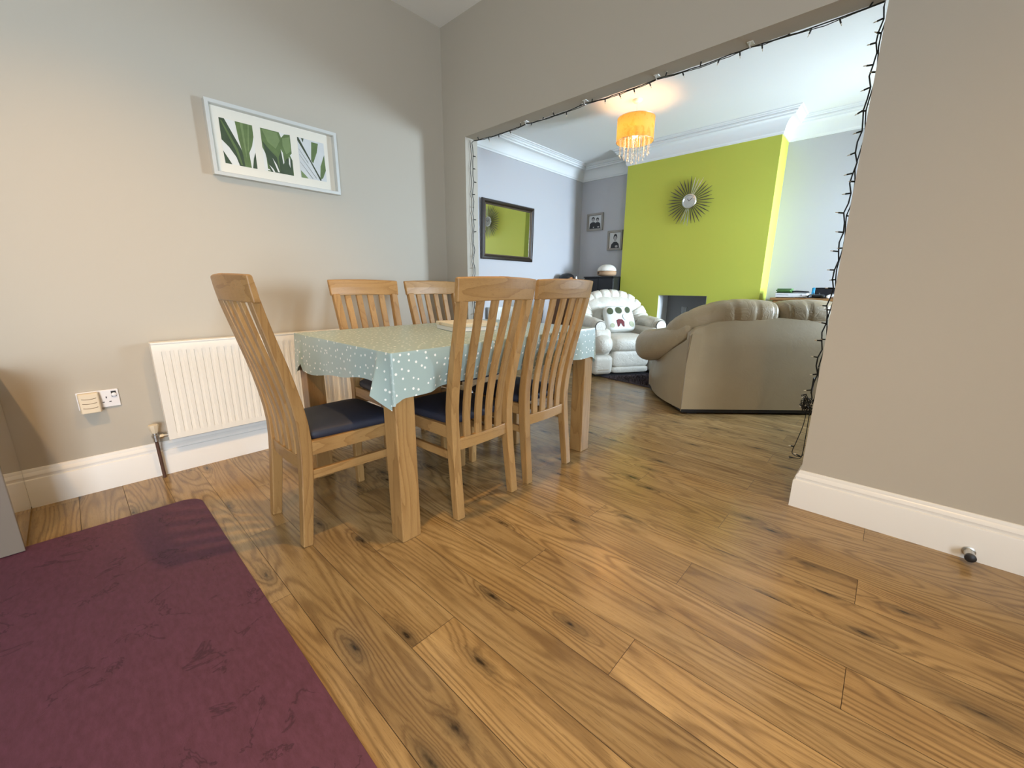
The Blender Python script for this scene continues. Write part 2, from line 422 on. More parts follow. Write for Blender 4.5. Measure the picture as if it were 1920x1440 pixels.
# floor: laminate planks laid along X, three-row stagger
bm = nb(); uvl = bm.loops.layers.uv.new('grain'); al = bm.faces.layers.float.new('plank')
PW = 0.1545; jo = {0: -0.846, 1: 0.066, 2: -0.396}
def plank(x0, x1, y0, y1, k, j):
    g = 0.0007
    f = bm.faces.new([bm.verts.new((x, y, 0)) for x, y in ((x0 + g, y0 + g), (x1 - g, y0 + g), (x1 - g, y1 - g), (x0 + g, y1 - g))])
    rr = random.Random(k * 131 + j * 17 + 5); ox, oy = rr.uniform(0, 60), rr.uniform(0, 60); fl = rr.choice((1, -1))
    f[al] = rr.random()
    for l in f.loops: l[uvl].uv = ((l.vert.co.x - x0) * fl + ox, (l.vert.co.y - y0) + oy)
for k in range(-27, 36):
    y0 = 0.5035 + PW * k; y1 = y0 + PW
    if y1 < KY or y0 > LY + 0.1: continue
    for j in range(-3, 4):
        x0 = jo[k % 3] + 1.384 * j; x1 = x0 + 1.384
        a, b = max(x0, -4.0), min(x1, 2.4)
        if b - a > 0.01: plank(a, b, max(y0, KY), min(y1, LY + 0.1), k, j)
f = bm.faces.new([bm.verts.new(p) for p in ((-4, KY, -0.0012), (2.4, KY, -0.0012), (2.4, LY + .1, -0.0012), (-4, LY + .1, -0.0012))]); f.material_index = 1
box(bm, -4.05, 2.4, KY - 0.1, LY + 0.1, -0.06, -0.0015, mi=1)
struct('floor', bm, [M['floor'], M['seam']])

bm = nb(); box(bm, XL - 0.1, KX + 0.1, KY - 0.1, YD, ZC, ZC + 0.08); box(bm, LX - 0.1, LR + 0.1, YD2, LY + 0.1, ZL, ZC + 0.08); box(bm, LX - .1, KX + .1, YD, YD2, ZC, ZC + .08)
struct('ceiling', bm, M['ceil'])
bm = nb(); box(bm, XL - 0.1, XL, KY - 0.1, YD, 0, ZC); struct('wall_left', bm, M['wall'])
bm = nb()                                   # right wall with the kitchen window (out of frame)
VY0, VY1, VZ0, VZ1 = -2.6, -0.9, 0.12, 2.1
box(bm, KX, KX + 0.1, KY - 0.1, VY0, 0, ZC); box(bm, KX, KX + 0.1, VY1, YD, 0, ZC); box(bm, KX, KX + 0.1, VY0, VY1, 0, VZ0); box(bm, KX, KX + 0.1, VY0, VY1, VZ1, ZC)
struct('wall_right', bm, M['wall'])
bm = nb(); box(bm, XL, KX, KY - 0.1, KY, 0, ZC); struct('wall_rear', bm, M['wall'])
bm = nb()                                   # dividing wall with the wide opening
box(bm, LX - 0.1, OX0, YD, YD2, 0, ZC); box(bm, OX1, KX + 0.1, YD, YD2, 0, ZC); box(bm, OX0, OX1, YD, YD2, OZ, ZC)
struct('wall_divider', bm, M['wall'])
bm = nb(); box(bm, LX - 0.1, LX, YD2, LY + 0.1, 0, ZC); struct('wall_living_left', bm, M['wall_l'])
bm = nb(); box(bm, LX, LR, LY, LY + 0.1, 0, ZC); struct('wall_back', bm, M['wall_l'])
bm = nb()                                   # living-room window wall
WY0, WY1, WZ0, WZ1 = 4.66, 5.58, 0.60, 2.12
box(bm, LR, LR + 0.12, YD2, WY0, 0, ZC); box(bm, LR, LR + 0.12, WY1, LY + 0.1, 0, ZC)
box(bm, LR, LR + 0.12, WY0, WY1, 0, WZ0); box(bm, LR, LR + 0.12, WY0, WY1, WZ1, ZC)
struct('wall_living_right', bm, M['wall_l'])
bm = nb()                                   # chimney breast with fireplace opening
FX0, FX1, FZ = -2.383, -1.752, 0.905
box(bm, CX0, FX0, CY, LY, 0, ZL); box(bm, FX1, CX1, CY, LY, 0, ZL); box(bm, FX0, FX1, CY, LY, FZ, ZL)
struct('wall_chimney', bm, M['green'])
bm = nb()
box(bm, FX0, FX1, LY - 0.03, LY - 0.001, 0.03, FZ); box(bm, FX0, FX0 + 0.004, CY + 0.004, LY - 0.03, 0.03, FZ, mi=1); box(bm, FX1 - 0.004, FX1, CY + 0.004, LY - 0.03, 0.03, FZ, mi=1)
box(bm, FX0, FX1, CY + 0.004, LY - 0.03, FZ - 0.004, FZ)
box(bm, FX0, FX1, CY - 0.0, LY, 0.0, 0.03)
struct('wall_fireplace', bm, [M['recess'], M['plaster']])

# windows
def window(name, y0, y1, z0, z1, x):
    bm = nb(); t = 0.06
    box(bm, x, x + 0.07, y0, y1, z0, z0 + t); box(bm, x, x + 0.07, y0, y1, z1 - t, z1)
    for yy in (y0, (y0 + y1) / 2 - t / 2, y1 - t): box(bm, x, x + 0.07, yy, yy + t, z0 + t, z1 - t)
    wd = struct(name, bm, M['white'], bevel=0.004)
    bm = nb(); box(bm, x - 0.12, x + 0.03, y0 - 0.05, y1 + 0.05, z0 - 0.03, z0 - 0.001); obj('window_sill', bm, M['white'], wd, bevel=0.004)
    return wd
window('window_1', WY0, WY1, WZ0, WZ1, LR + 0.02)
window('window_2', VY0, VY1, VZ0, VZ1, KX + 0.02)

# skirting boards
SK = [(0, 0), (0.022, 0), (0.022, 0.128), (0.020, 0.133), (0.014, 0.136), (0.0135, 0.140), (0.016, 0.150), (0.0125, 0.160), (0.008, 0.166), (0.0065, 0.176), (0.004, 0.180), (0, 0.181)]
def skirt(name, path):
    bm = nb(); moulding(bm, [V(x, y, 0) for x, y in path], SK); return struct(name, bm, M['white'], smooth=True, ang=25)
skirt('baseboard_left', [(XL, -0.2622), (XL, YD), (OX0, YD), (OX0, YD2)])
skirt('baseboard_right', [(OX1, YD2), (OX1, YD), (KX, YD), (KX, KY)])
skirt('baseboard_living', [(LX, YD2), (LX, LY), (CX0, LY), (CX0, CY), (FX0, CY)])
skirt('baseboard_chimney', [(FX1, CY), (CX1, CY), (CX1, LY), (LR, LY)])

# plaster cornice of the living room
zc = ZL
CO = [(0, zc - 0.205), (0.012, zc - 0.205), (0.014, zc - 0.190), (0.022, zc - 0.180)]
for i in range(9):
    a = i / 8 * PI / 2
    CO.append((0.022 + 0.082 * (1 - math.cos(a)), zc - 0.180 + 0.112 * math.sin(a)))
CO += [(0.118, zc - 0.066), (0.122, zc - 0.050), (0.134, zc - 0.046), (0.140, zc - 0.036), (0.136, zc - 0.026), (0.150, zc - 0.022), (0.158, zc - 0.012), (0.172, zc - 0.009), (0.176, zc), (0, zc)]
bm = nb(); moulding(bm, [V(x, y, 0) for x, y in ((OX0 - 1.3, YD2), (LX, YD2), (LX, LY), (CX0, LY), (CX0, CY), (CX1, CY), (CX1, LY), (LR, LY), (LR, YD2), (OX0 - 1.3, YD2))], CO)
struct('trim_1', bm, M['plaster'], smooth=True, ang=30)

# ------------------------------------------------------------------ dining chairs
CPROF = [(0.0, 0.0), (0.010, 0.10), (0.023, 0.22), (0.034, 0.34), (0.036, 0.43), (0.030, 0.51), (0.015, 0.60), (-0.008, 0.70), (-0.037, 0.81), (-0.060, 0.90), (-0.076, 0.97), (-0.086, 1.03)]
def prof(z):
    for (a, za), (b, zb) in zip(CPROF, CPROF[1:]):
        if za <= z <= zb: return a + (b - a) * (z - za) / (zb - za)
    return CPROF[-1][0]
def xs(z): return 0.165 + (0.008 * (0.40 - z) / 0.40 if z < 0.40 else 0.026 * (z - 0.40) / 0.6)
def dish(x): return -0.026 * (1 - (x / 0.22) ** 2)           # the back is dished: its middle sits further back
GRP = 'oak dining chairs round the table'
def make_chair(label, loc, rotz):
    t = thing('dining_chair', label, 'chair', loc, rotz, GRP)
    zs = [0.0, 0.06, 0.12, 0.20, 0.28, 0.36, 0.43, 0.50, 0.57, 0.64, 0.71, 0.78, 0.85, 0.91, 0.952]
    for s in (-1, 1):
        bm = nb()
        bar(bm, [V(s * xs(z), prof(z), z) for z in zs], 0.0205, [0.0190 + 0.0035 * min(1, z / 0.35) - 0.0125 * min(0.4, max(0, z - 0.46)) / 0.4 * 0.55 for z in zs])
        obj('back_leg', bm, M['oakz'], t, bevel=0.004)
        bm = nb(); bar(bm, [V(s * 0.190, 0.412, 0), V(s * 0.188, 0.408, 0.405)], [0.0165, 0.021], [0.0165, 0.021]); obj('front_leg', bm, M['oakz'], t, bevel=0.004)
        bm = nb(); bar(bm, [V(s * 0.170, 0.052, 0.392), V(s * 0.186, 0.392, 0.396)], 0.028, 0.011, V(0, 0, 1)); obj('seat_rail', bm, M['oaky'], t, bevel=0.003)
        bm = nb(); bar(bm, [V(s * 0.170, 0.046, 0.285), V(s * 0.186, 0.395, 0.285)], 0.018, 0.0095, V(0, 0, 1)); obj('stretcher', bm, M['oaky'], t, bevel=0.003)
    bm = nb(); bar(bm, [V(-0.170, 0.412, 0.398), V(0.170, 0.412, 0.398)], 0.026, 0.010, V(0, 0, 1)); obj('seat_rail', bm, M['oakx'], t, bevel=0.003)
    # lower back rail, bowed
    bm = nb(); bar(bm, [V(x, prof(0.335) + 0.5 * dish(x * 1.2), 0.335) for x in [(-1 + i / 5) * 0.150 for i in range(11)]], 0.027, 0.010, V(0, 0, 1)); obj('lower_back_rail', bm, M['oakx'], t, bevel=0.003)
    # crest rail
    bm = nb(); pts = []; n = 15; rings = []
    for i in range(n):
        x = (-1 + 2 * i / (n - 1)) * 0.224; q = x / 0.224
        zt = 1.041 - 0.006 * q * q; zb = 0.948 - 0.004 * q * q
        rad = 0.85 if i in (0, n - 1) else 1.0
        yt, yb = prof(min(zt, 1.03)) + dish(x) + 0.001, prof(zb) + dish(x) + 0.001
        xo = x * 1.0; xb = x * 0.975
        rings.append([V(xo, yt + 0.011 * rad, zt - 0.004), V(xo, yt, zt), V(xo, yt - 0.011 * rad, zt - 0.004), V((xo + xb) / 2, (yt + yb) / 2 - 0.014 * rad, (zt + zb) / 2), V(xb, yb - 0.014 * rad, zb), V(xb, yb + 0.012 * rad, zb), V((xo + xb) / 2, (yt + yb) / 2 + 0.013 * rad, (zt + zb) / 2)])
    loft(bm, rings); obj('crest_rail', bm, M['oakx'], t, bevel=0.004)
    zz = [0.345, 0.40, 0.46, 0.52, 0.58, 0.64, 0.70, 0.76, 0.82, 0.88, 0.955]
    for q in (-1.5, -0.5, 0.5, 1.5):
        bm = nb()
        pts = []
        for z in zz:
            x = q * (0.064 + 0.010 * (z - 0.34) / 0.6)
            pts.append(V(x, prof(z) + dish(x) * (0.45 + 0.55 * (z - 0.34) / 0.6) + 0.001, z))
        bar(bm, pts, 0.0180, 0.0075); obj('slat', bm, M['oakz'], t, bevel=0.0025)
    def seatf(p):
        k = 1.0 + 0.10 * (p.y / 0.2); p = V(p.x * k, p.y, p.z)
        if p.z > 0: p.z += 0.010 * (1 - (p.x / 0.2) ** 2) * (1 - (p.y / 0.21) ** 2)
        return p
    bm = nb(); puff(bm, (0, 0.238, 0.436), (0.182, 0.195, 0.027), 0.55, 0.24, nu=48, nv=14, fn=seatf)
    obj('seat_cushion', bm, M['navy'], t, smooth=True, ang=60)
    return t
ch0 = make_chair('oak slat-back dining chair at the near end of the table, back to the camera', (-1.728, 0.490, 0), 0.0)
dup(ch0, (-1.262, 1.200, 0), PI / 2, 'oak slat-back dining chair nearest the camera on the open side of the table')
dup(ch0, (-1.262, 1.665, 0), PI / 2 , 'oak slat-back dining chair on the open side, beside the far table leg')
dup(ch0, (-2.318, 1.262, 0), -PI / 2, 'oak dining chair on the wall side of the table, below the leaf picture')
dup(ch0, (-2.318, 1.765, 0), -PI / 2, 'oak dining chair on the wall side of the table, nearer the room corner')

# ------------------------------------------------------------------ dining table and cloth
TX0, TX1, TY0, TY1 = -2.184, -1.282, 0.754, 2.113
tb = thing('dining_table', 'oak dining table with square legs under the spotted cloth', 'table', (-1.7315, 1.4335, 0))
hx, hy = (TX1 - TX0) / 2, (TY1 - TY0) / 2
for sx in (-1, 1):
    for sy in (-1, 1):
        bm = nb(); cx, cy = sx * (hx - 0.0455), sy * (hy - 0.0455)
        box(bm, cx - 0.0425, cx + 0.0425, cy - 0.0425, cy + 0.0425, 0, 0.732); obj('leg', bm, M['oakz'], tb, bevel=0.004)
bm = nb(); box(bm, -hx, hx, -hy, hy, 0.732, 0.766); obj('tabletop', bm, M['oaky'], tb, bevel=0.005)
for sx in (-1, 1):
    bm = nb(); x = sx * (hx - 0.05); box(bm, x - 0.011, x + 0.011, -hy + 0.096, hy - 0.096, 0.65, 0.7315); obj('apron', bm, M['oaky'], tb, bevel=0.002)
    bm = nb(); y = sx * (hy - 0.05); box(bm, -hx + 0.096, hx - 0.096, y - 0.011, y + 0.011, 0.65, 0.7315); obj('apron', bm, M['oakx'], tb, bevel=0.002)

def make_tablecloth():
    bm = nb(); uvl = bm.loops.layers.uv.new('cloth'); uvd = {}
    e = 0.0035
    X0, X1, Y0, Y1, zt = TX0 - e, TX1 + e, TY0 - e, TY1 + e, 0.7685
    rr = 0.007; per = []
    segs = [((X1 - rr, Y0), (X0 + rr, Y0), (0, -1), 0.150), ((X0, Y0 + rr), (X0, Y1 - rr), (-1, 0), 0.18), ((X0 + rr, Y1), (X1 - rr, Y1), (0, 1), 0.155), ((X1, Y1 - rr), (X1, Y0 + rr), (1, 0), 0.170)]
    near = [0, 0.012, 0.025, 0.04, 0.055, 0.066, 0.074, 0.078, 0.082, 0.088, 0.098, 0.112, 0.13, 0.155]
    for si, (a, b, nrm, h) in enumerate(segs):
        L = math.hypot(b[0] - a[0], b[1] - a[1])
        ds = near + [0.155 + (L - 0.31) * i / 48 for i in range(1, 48)] + [L - d for d in reversed(near)]
        for d in ds:
            q = d / L; per.append((a[0] + (b[0] - a[0]) * q, a[1] + (b[1] - a[1]) * q, nrm[0], nrm[1], d, L - d, si, h))
        nx2 = segs[(si + 1) % 4][2]; cx, cy = b[0] - nrm[0] * rr, b[1] - nrm[1] * rr
        for i in range(1, 5):
            a2 = i / 5 * PI / 2; nx, ny = nrm[0] * math.cos(a2) + nx2[0] * math.sin(a2), nrm[1] * math.cos(a2) + nx2[1] * math.sin(a2)
            per.append((cx + nx * rr, cy + ny * rr, nx, ny, None, 0, si, 0.17))
    def sm(x, a, b): x = min(1, max(0, (x - a) / (b - a))); return x * x * (3 - 2 * x)
    rows = 18; grid = []
    for k in range(rows + 1):
        t = k / rows; row = []
        for (x, y, nx, ny, d0, d1, si, h) in per:
            d = 0.0 if d0 is None else min(d0, d1)
            # dart folded over the short sides: a cone from the corner, apex 76 mm along the hem
            f = 0.0; hh = h; cor = math.exp(-(d / 0.03) ** 2)
            if si in (0, 2) and d0 is not None:
                f = d / 0.076 if d < 0.076 else max(0.0, 1 - (d - 0.076) / 0.020)
                hh = (0.215 + (0.160 - 0.215) * d / 0.076) if d < 0.076 else 0.130 + 0.030 * max(0, 1 - (d - 0.076) / 0.02)
                if d > 0.096: hh = 0.118 + 0.062 * sm(d0, 0.1, 0.75) + 0.004 * math.sin(d0 * 21)
                if si == 2 and d > 0.096: hh = 0.150 + 0.006 * math.sin(d0 * 17)
            elif d0 is None: hh = 0.196
            else: hh = h + 0.016 * math.exp(-(d / 0.02) ** 2) + 0.004 * math.sin(d0 * 5.0) + 0.0015 * math.sin(y * 23)
            if x < (X0 + X1) / 2: f *= 0.3
            tt = max(0.0, (t - 1 / rows) / (1 - 1 / rows))
            wv = 0.0045 * math.sin((x + y) * 13 + si * 2.1) + 0.003 * math.sin((x + y) * 29 + si)
            out = 0.0 if k == 0 else 0.001 + tt * (0.006 + wv) + 0.042 * tt * f
            zz = zt - (0.0 if k == 0 else 0.003 + (hh - 0.003) * tt)
            if si == 3 and d0 is not None:        # the chair backs press the hem inwards
                out -= 0.052 * sm(y, 0.90, 1.0) * (1 - sm(y, 1.87, 1.98)) * sm(0.735 - zz, 0.0, 0.15)
            if si == 0 and d0 is not None: out += 0.006 * tt * math.sin(d0 * 9)
            ax, ay = x + nx * out, y + ny * out
            v = bm.verts.new((ax, ay, zz)); row.append(v)
            uvd[v] = (x + nx * hh * tt, y + ny * hh * tt)
        grid.append(row)
    n = len(per)
    for k in range(rows):
        for j in range(n):
            bm.faces.new((grid[k][j], grid[k][(j + 1) % n], grid[k + 1][(j + 1) % n], grid[k + 1][j]))
    bm.faces.new(grid[0])
    for f in bm.faces:
        for l in f.loops: l[uvl].uv = uvd[l.vert]
    o = obj('tablecloth', bm, M['cloth'], smooth=True, ang=42)
    return tag(o, 'sage green wipe-clean cloth with white spots draped over the dining table', 'tablecloth')
make_tablecloth()

# flat box on the table
bx = thing('flat_box', 'low cream and white flat box lying on the spotted tablecloth', 'box', (-1.735, 1.50, 0.7695), math.radians(-16))
bm = nb(); box(bm, -0.125, 0.125, -0.125, 0.125, 0, 0.022); obj('box_base', bm, mat('box_card', (0.78, 0.77, 0.74), 0.5, var=0.03), bx, bevel=0.002)
bm = nb(); box(bm, -0.129, 0.129, -0.129, 0.129, 0.0225, 0.042); obj('box_lid', bm, mat('box_cream_lid', (0.74, 0.66, 0.50), 0.45, var=0.05), bx, bevel=0.003)
bm = nb(); tube(bm, [V(-0.06 + 0.012 * math.cos(a) * (1 + .5 * a / 6), -0.1296, 0.030 + 0.005 * math.sin(a)) for a in [i * 0.5 for i in range(12)]], 0.0010, 5); obj('gold_scroll_mark', bm, mat('gold_print', (0.45, 0.27, 0.06), 0.4, 0.6), bx)

# ------------------------------------------------------------------ radiators
def radiator(name, label, y0, y1, z0, z1, xw, gap, pitch=0.0333):
    r = thing(name, label, 'radiator', (xw, (y0 + y1) / 2, z0)); h = z1 - z0; hl = (y1 - y0) / 2
    bm = nb(); d = gap + 0.062
    n = int((y1 - y0 - 0.03) / pitch); us = [(-hl, 0)]
    prof2 = [(0, 0), (0.22, 0), (0.30, 1), (0.44, 1), (0.56, 1), (0.70, 1), (0.78, 0)]
    st = -n * pitch / 2
    for i in range(n):
        for q, dd in prof2: us.append((st + (i + q) * pitch, dd))
    us.append((hl, 0))
    rows = [(0.0, 0), (0.03, 0), (0.042, 0.6), (0.055, 1), (h - 0.065, 1), (h - 0.052, 0.6), (h - 0.040, 0), (h - 0.012, 0), (h, -0.8)]
    vs = [[bm.verts.new((d - (0.0055 * dd * k if k >= 0 else -0.006 * k), u, z)) for u, dd in us] for z, k in rows]
    for a, b in zip(vs, vs[1:]):
        for j in range(len(us) - 1): bm.faces.new((a[j], a[j + 1], b[j + 1], b[j]))
    bk = [[bm.verts.new((d - 0.012, u, z)) for u in (-hl, hl)] for z in (0, h)]
    bm.faces.new((bk[0][0], bk[0][1], bk[1][1], bk[1][0]))
    bm.faces.new([v for v in vs[0]] + [bk[0][1], bk[0][0]]); bm.faces.new([v for v in vs[-1]] + [bk[1][1], bk[1][0]])
    for j, e in ((0, 0), (-1, 1)):
        bm.faces.new([row[j] for row in vs] + [bk[1][e], bk[0][e]])
    obj('front_panel', bm, M['rad'], r, smooth=True, ang=30)
    bm = nb(); box(bm, gap, gap + 0.010, -hl, hl, 0, h); obj('rear_panel', bm, M['rad'], r, bevel=0.003)
    bm = nb()
    for i in range(int((y1 - y0) / 0.02)): box(bm, gap + 0.010, d - 0.012, -hl + 0.01 + i * 0.02, -hl + 0.0115 + i * 0.02, 0.03, h - 0.02)
    obj('convector_fins', bm, M['radgap'], r)
    bm = nb(); box(bm, gap - 0.002, d + 0.001, -hl - 0.002, hl + 0.002, h - 0.003, h + 0.006); obj('top_grille', bm, M['rad'], r, bevel=0.002)
    for s in (-1, 1):
        bm = nb(); box(bm, gap + 0.001, d - 0.011, s * (hl - 0.001) - 0.0015, s * (hl - 0.001) + 0.0015, 0.012, h - 0.006); obj('side_panel', bm, M['rad'], r, bevel=0.001)
        bm = nb(); box(bm, 0.0006, gap + 0.002, s * (hl - 0.12) - 0.012, s * (hl - 0.12) + 0.012, 0.04, h - 0.06); obj('bracket', bm, M['metal'], r)
    return r
rad = radiator('radiator', 'white ridged panel radiator on the wall behind the dining table', 0.250, 1.270, 0.207, 0.712, XL, 0.026)
hl = 0.51
bm = nb(); lathe(bm, [(0.0135, 0.0), (0.0135, 0.02), (0.016, 0.022), (0.016, 0.034), (0.012, 0.036), (0.012, 0.05)], 16, V(0.062, -hl - 0.050, 0.0)); tube(bm, [V(0.062, -hl - 0.05, 0.022), V(0.062, -hl + 0.01, 0.022)], 0.0085, 12); lathe(bm, [(0.0125, -0.028), (0.0125, -0.012)], 6, V(0.062, 0, 0) + V(0, -hl - 0.006, 0.022), axis='y'); obj('valve_body', bm, M['metal'], rad, smooth=True)
bm = nb(); lathe(bm, [(0.013, 0.045), (0.016, 0.052), (0.022, 0.084), (0.021, 0.090), (0.006, 0.092)], 8, V(0.062, -hl - 0.050, 0.0)); obj('valve_cap', bm, M['cream'], rad, smooth=True, ang=20)
bm = nb(); tube(bm, [V(0.062, -hl - 0.05, 0.0), V(0.060, -hl - 0.048, -0.1), V(0.058, -hl - 0.046, -0.207)], 0.0078, 12); obj('feed_pipe', bm, M['pipe'], rad, smooth=True)
radiator('radiator', 'white panel radiator low on the living room wall, seen through the chair slats', 3.745, 4.72, 0.145, 0.735, LX, 0.026)

# ------------------------------------------------------------------ socket and plug-in unit
so = thing('wall_socket', 'white double mains socket with one switch, beside the radiator', 'socket', (XL, 0.030, 0.4565))
bm = nb(); box(bm, 0, 0.009, -0.073, 0.073, -0.043, 0.043); obj('face_plate', bm, M['plastic'], so, bevel=0.003)
bm = nb(); box(bm, 0.0085, 0.0096, 0.0245, 0.0285, 0.001, 0.010); box(bm, 0.0085, 0.0096, 0.010, 0.018, -0.0185, -0.0145); box(bm, 0.0085, 0.0096, 0.034, 0.042, -0.0185, -0.0145); obj('pin_holes', bm, M['dark'], so)
bm = nb(); box(bm, 0.0085, 0.0115, 0.046, 0.064, 0.006, 0.034); obj('rocker_surround', bm, M['dark'], so, bevel=0.001)
bm = nb(); lathe(bm, [(0.0095, 0.0), (0.0095, 0.006), (0.006, 0.008)], 20, V(0.0105, 0.0555, 0.017), axis='x'); obj('rocker_switch', bm, M['plastic'], so, smooth=True)
pl = thing('plug_in_unit', 'cream plug-in unit with three curved vents in the left socket', 'plug', (XL + 0.0095, -0.003, 0.4505))
bm = nb()
loft(bm, [[V(0.0, -0.036, 0.046), V(0.0, 0.036, 0.046), V(0.0, 0.036, -0.040), V(0.0, -0.036, -0.040)], [V(0.016, -0.036, 0.046), V(0.016, 0.036, 0.046), V(0.034, 0.036, -0.046), V(0.034, -0.036, -0.046)], [V(0.024, -0.033, 0.044), V(0.024, 0.033, 0.044), V(0.048, 0.032, -0.046), V(0.048, -0.032, -0.046)]])
obj('casing', bm, M['cream'], pl, bevel=0.004)
for k in range(3):
    bm = nb(); zc2 = 0.022 - 0.021 * k
    tube(bm, [V(0.0305 + (0.044 - zc2) * 0.265 - 0.006, y, zc2 - 0.004 * (1 - (y / 0.025) ** 2)) for y in [(-1 + i / 5) * 0.025 for i in range(11)]], 0.0015, 6); obj('vent_slot', bm, mat('vent_shadow', (0.20, 0.15, 0.09), 0.7, var=0.1), pl)

# ------------------------------------------------------------------ leaf picture on the left wall
pw, ph = 0.676, 0.357
pc = thing('leaf_picture', 'long silver box frame holding three green leaf photographs', 'picture', (XL, 0.981, 1.748))
def rect_frame(bm, w2, h2, fw, x0, x1, axis='x'):
    pr = [(0, x0), (0, x1), (fw * 0.85, x1), (fw, x1 - 0.004), (fw, x0)]
    rings = []
    for sx, sy in ((-1, -1), (1, -1), (1, 1), (-1, 1)):
        rings.append([V(x, sx * (w2 - o), sy * (h2 - o)) for o, x in pr])
    loft(bm, rings, close_v=True, caps=False)
bm = nb(); rect_frame(bm, pw / 2, ph / 2, 0.019, 0.001, 0.040); obj('frame', bm, M['frame'], pc, smooth=True, ang=25)
bm = nb(); box(bm, 0.002, 0.008, -pw / 2 + 0.0191, pw / 2 - 0.0191, -ph / 2 + 0.0191, ph / 2 - 0.0191); obj('mount', bm, M['mount'], pc)
gl = bpy.data.materials.new('picture_glass'); gl.use_nodes = True
_b = gl.node_tree.nodes['Principled BSDF']; _b.inputs['Transmission Weight'].default_value = 1.0; _b.inputs['Roughness'].default_value = 0.0; _b.inputs['IOR'].default_value = 1.08; _b.inputs['Base Color'].default_value = (1, 1, 1, 1)
LG = [mat('leaf_dark', (0.042, 0.068, 0.032), 0.6, var=0.45, vscale=25), mat('leaf_mid', (0.105, 0.160, 0.052), 0.6, var=0.35, vscale=30), mat('leaf_light', (0.170, 0.240, 0.095), 0.6, var=0.2, vscale=30), mat('photo_white', (0.72, 0.72, 0.68), 0.6, var=0.03), mat('photo_grey', (0.58, 0.60, 0.60), 0.6, var=0.08, vscale=20), mat('stem_dark', (0.035, 0.05, 0.022), 0.6, var=0.2)]
def photo(name, yc, polys, bg):
    bm = nb(); hw, hh = 0.0775, 0.1095
    fz = bm.faces.new([bm.verts.new((0.0084, a * hw + yc, b * hh)) for a, b in ((-1, 1), (1, 1), (1, -1), (-1, -1))]); fz.material_index = bg
    for i, (mi, pts) in enumerate(polys):
        f = bm.faces.new([bm.verts.new((0.0086 + 0.00015 * i, yc + (2 * u - 1) * hw, (1 - 2 * v) * hh)) for u, v in pts]); f.material_index = mi
    return obj(name, bm, LG, pc)
photo('leaf_photo', -0.199, [(0, [(0, 0), (.16, .0), (.40, .36), (.56, .60), (.64, .82), (.66, 1), (.45, 1), (.38, .82), (.2, .62), (0, .48)]), (1, [(.47, 0), (1, 0), (1, .26), (.92, .48), (.80, .66), (.82, 1), (.62, 1), (.60, .74), (.52, .40)]), (2, [(.62, 0), (.70, 0), (.72, .6), (.70, .8), (.66, .5)]), (2, [(.86, 0), (.90, 0), (.80, .62), (.76, .6)]), (0, [(0, .72), (.22, 1), (.02, 1)]), (0, [(1, .62), (1, 1), (.86, 1), (.92, .78)]), (1, [(.03, .05), (.08, .05), (.45, .62), (.55, .98), (.5, .98), (.38, .66)])], 3)
photo('leaf_photo', -0.005, [(1, [(0, 0), (.62, 0), (.68, .12), (.80, .02), (1, 0), (1, .45), (.93, .50), (1, .62), (1, 1), (.1, 1), (.1, .62), (0, .45)]), (2, [(.05, .02), (.55, .02), (.62, .2), (.45, .42), (.2, .3)]), (2, [(.72, .12), (.97, .06), (.98, .4), (.8, .5), (.7, .3)]), (0, [(.02, .3), (.2, .45), (.45, .62), (.52, 1), (.2, 1), (.10, .7)]), (0, [(.52, .6), (.62, .45), (.66, .75), (.8, .6), (.98, .58), (.98, 1), (.52, 1)]), (3, [(.62, .40), (.68, .48), (.70, .72), (.66, .76)]), (3, [(.88, .54), (.92, .60), (.90, .82), (.86, .72)]), (3, [(.30, .66), (.42, .80), (.50, .98), (.44, .98)]), (3, [(.16, .84), (.28, .92), (.34, 1), (.28, 1)]), (3, [(.02, .93), (.15, .95), (.2, .98), (.02, .97)])], 3)
photo('leaf_photo', 0.190, [(5, [(0, 0), (.05, 0), (.44, .52), (.80, .98), (.74, 1), (.40, .54), (0, .08)]), (1, [(.52, .04), (.78, .04), (.70, .28), (.52, .58), (.45, .52)]), (1, [(.98, .30), (1, .70), (.86, .92), (.74, .97), (.80, .62)]), (0, [(.14, .0), (.24, .0), (.2, .1)]), (2, [(.02, .82), (.2, .94), (.28, 1), (.02, 1)]), (5, [(.02, .28), (.34, .60), (.33, .61), (.02, .29)]), (5, [(.02, .42), (.60, .95), (.59, .96), (.02, .43)]), (5, [(.02, .60), (.46, .98), (.45, .99), (.02, .61)])], 4)

# ------------------------------------------------------------------ glossy kitchen unit at the left edge, purple mat, door stop
ku = thing('kitchen_unit', 'glossy cream low unit end against the left wall', 'cabinet', (XL + 0.215, -0.57, 0))
bm = nb(); box(bm, -0.213, 0.255, -0.30, 0.282, 0.10, 0.62); obj('carcass', bm, M['gloss'], ku)
bm = nb(); box(bm, -0.2145, 0.257, 0.2825, 0.3075, 0.0115, 0.62); obj('end_panel', bm, M['gloss'], ku, bevel=0.001)
bm = nb(); box(bm, 0.2575, 0.278, -0.30, 0.3085, 0.012, 0.615); obj('door', bm, M['taupe'], ku, bevel=0.002)
bm = nb(); box(bm, -0.213, 0.215, -0.30, 0.2820, 0.0115, 0.0995); obj('plinth', bm, M['taupe'], ku)
bm = nb(); box(bm, -0.2145, 0.295, -0.30, 0.312, 0.6205, 0.655); obj('worktop', bm, M['worktop'], ku, bevel=0.003)
bm = nb(); rr = 0.075; pts = []
mx0, mx1, my0, my1 = -2.318, 0.45, -1.25, 0.284
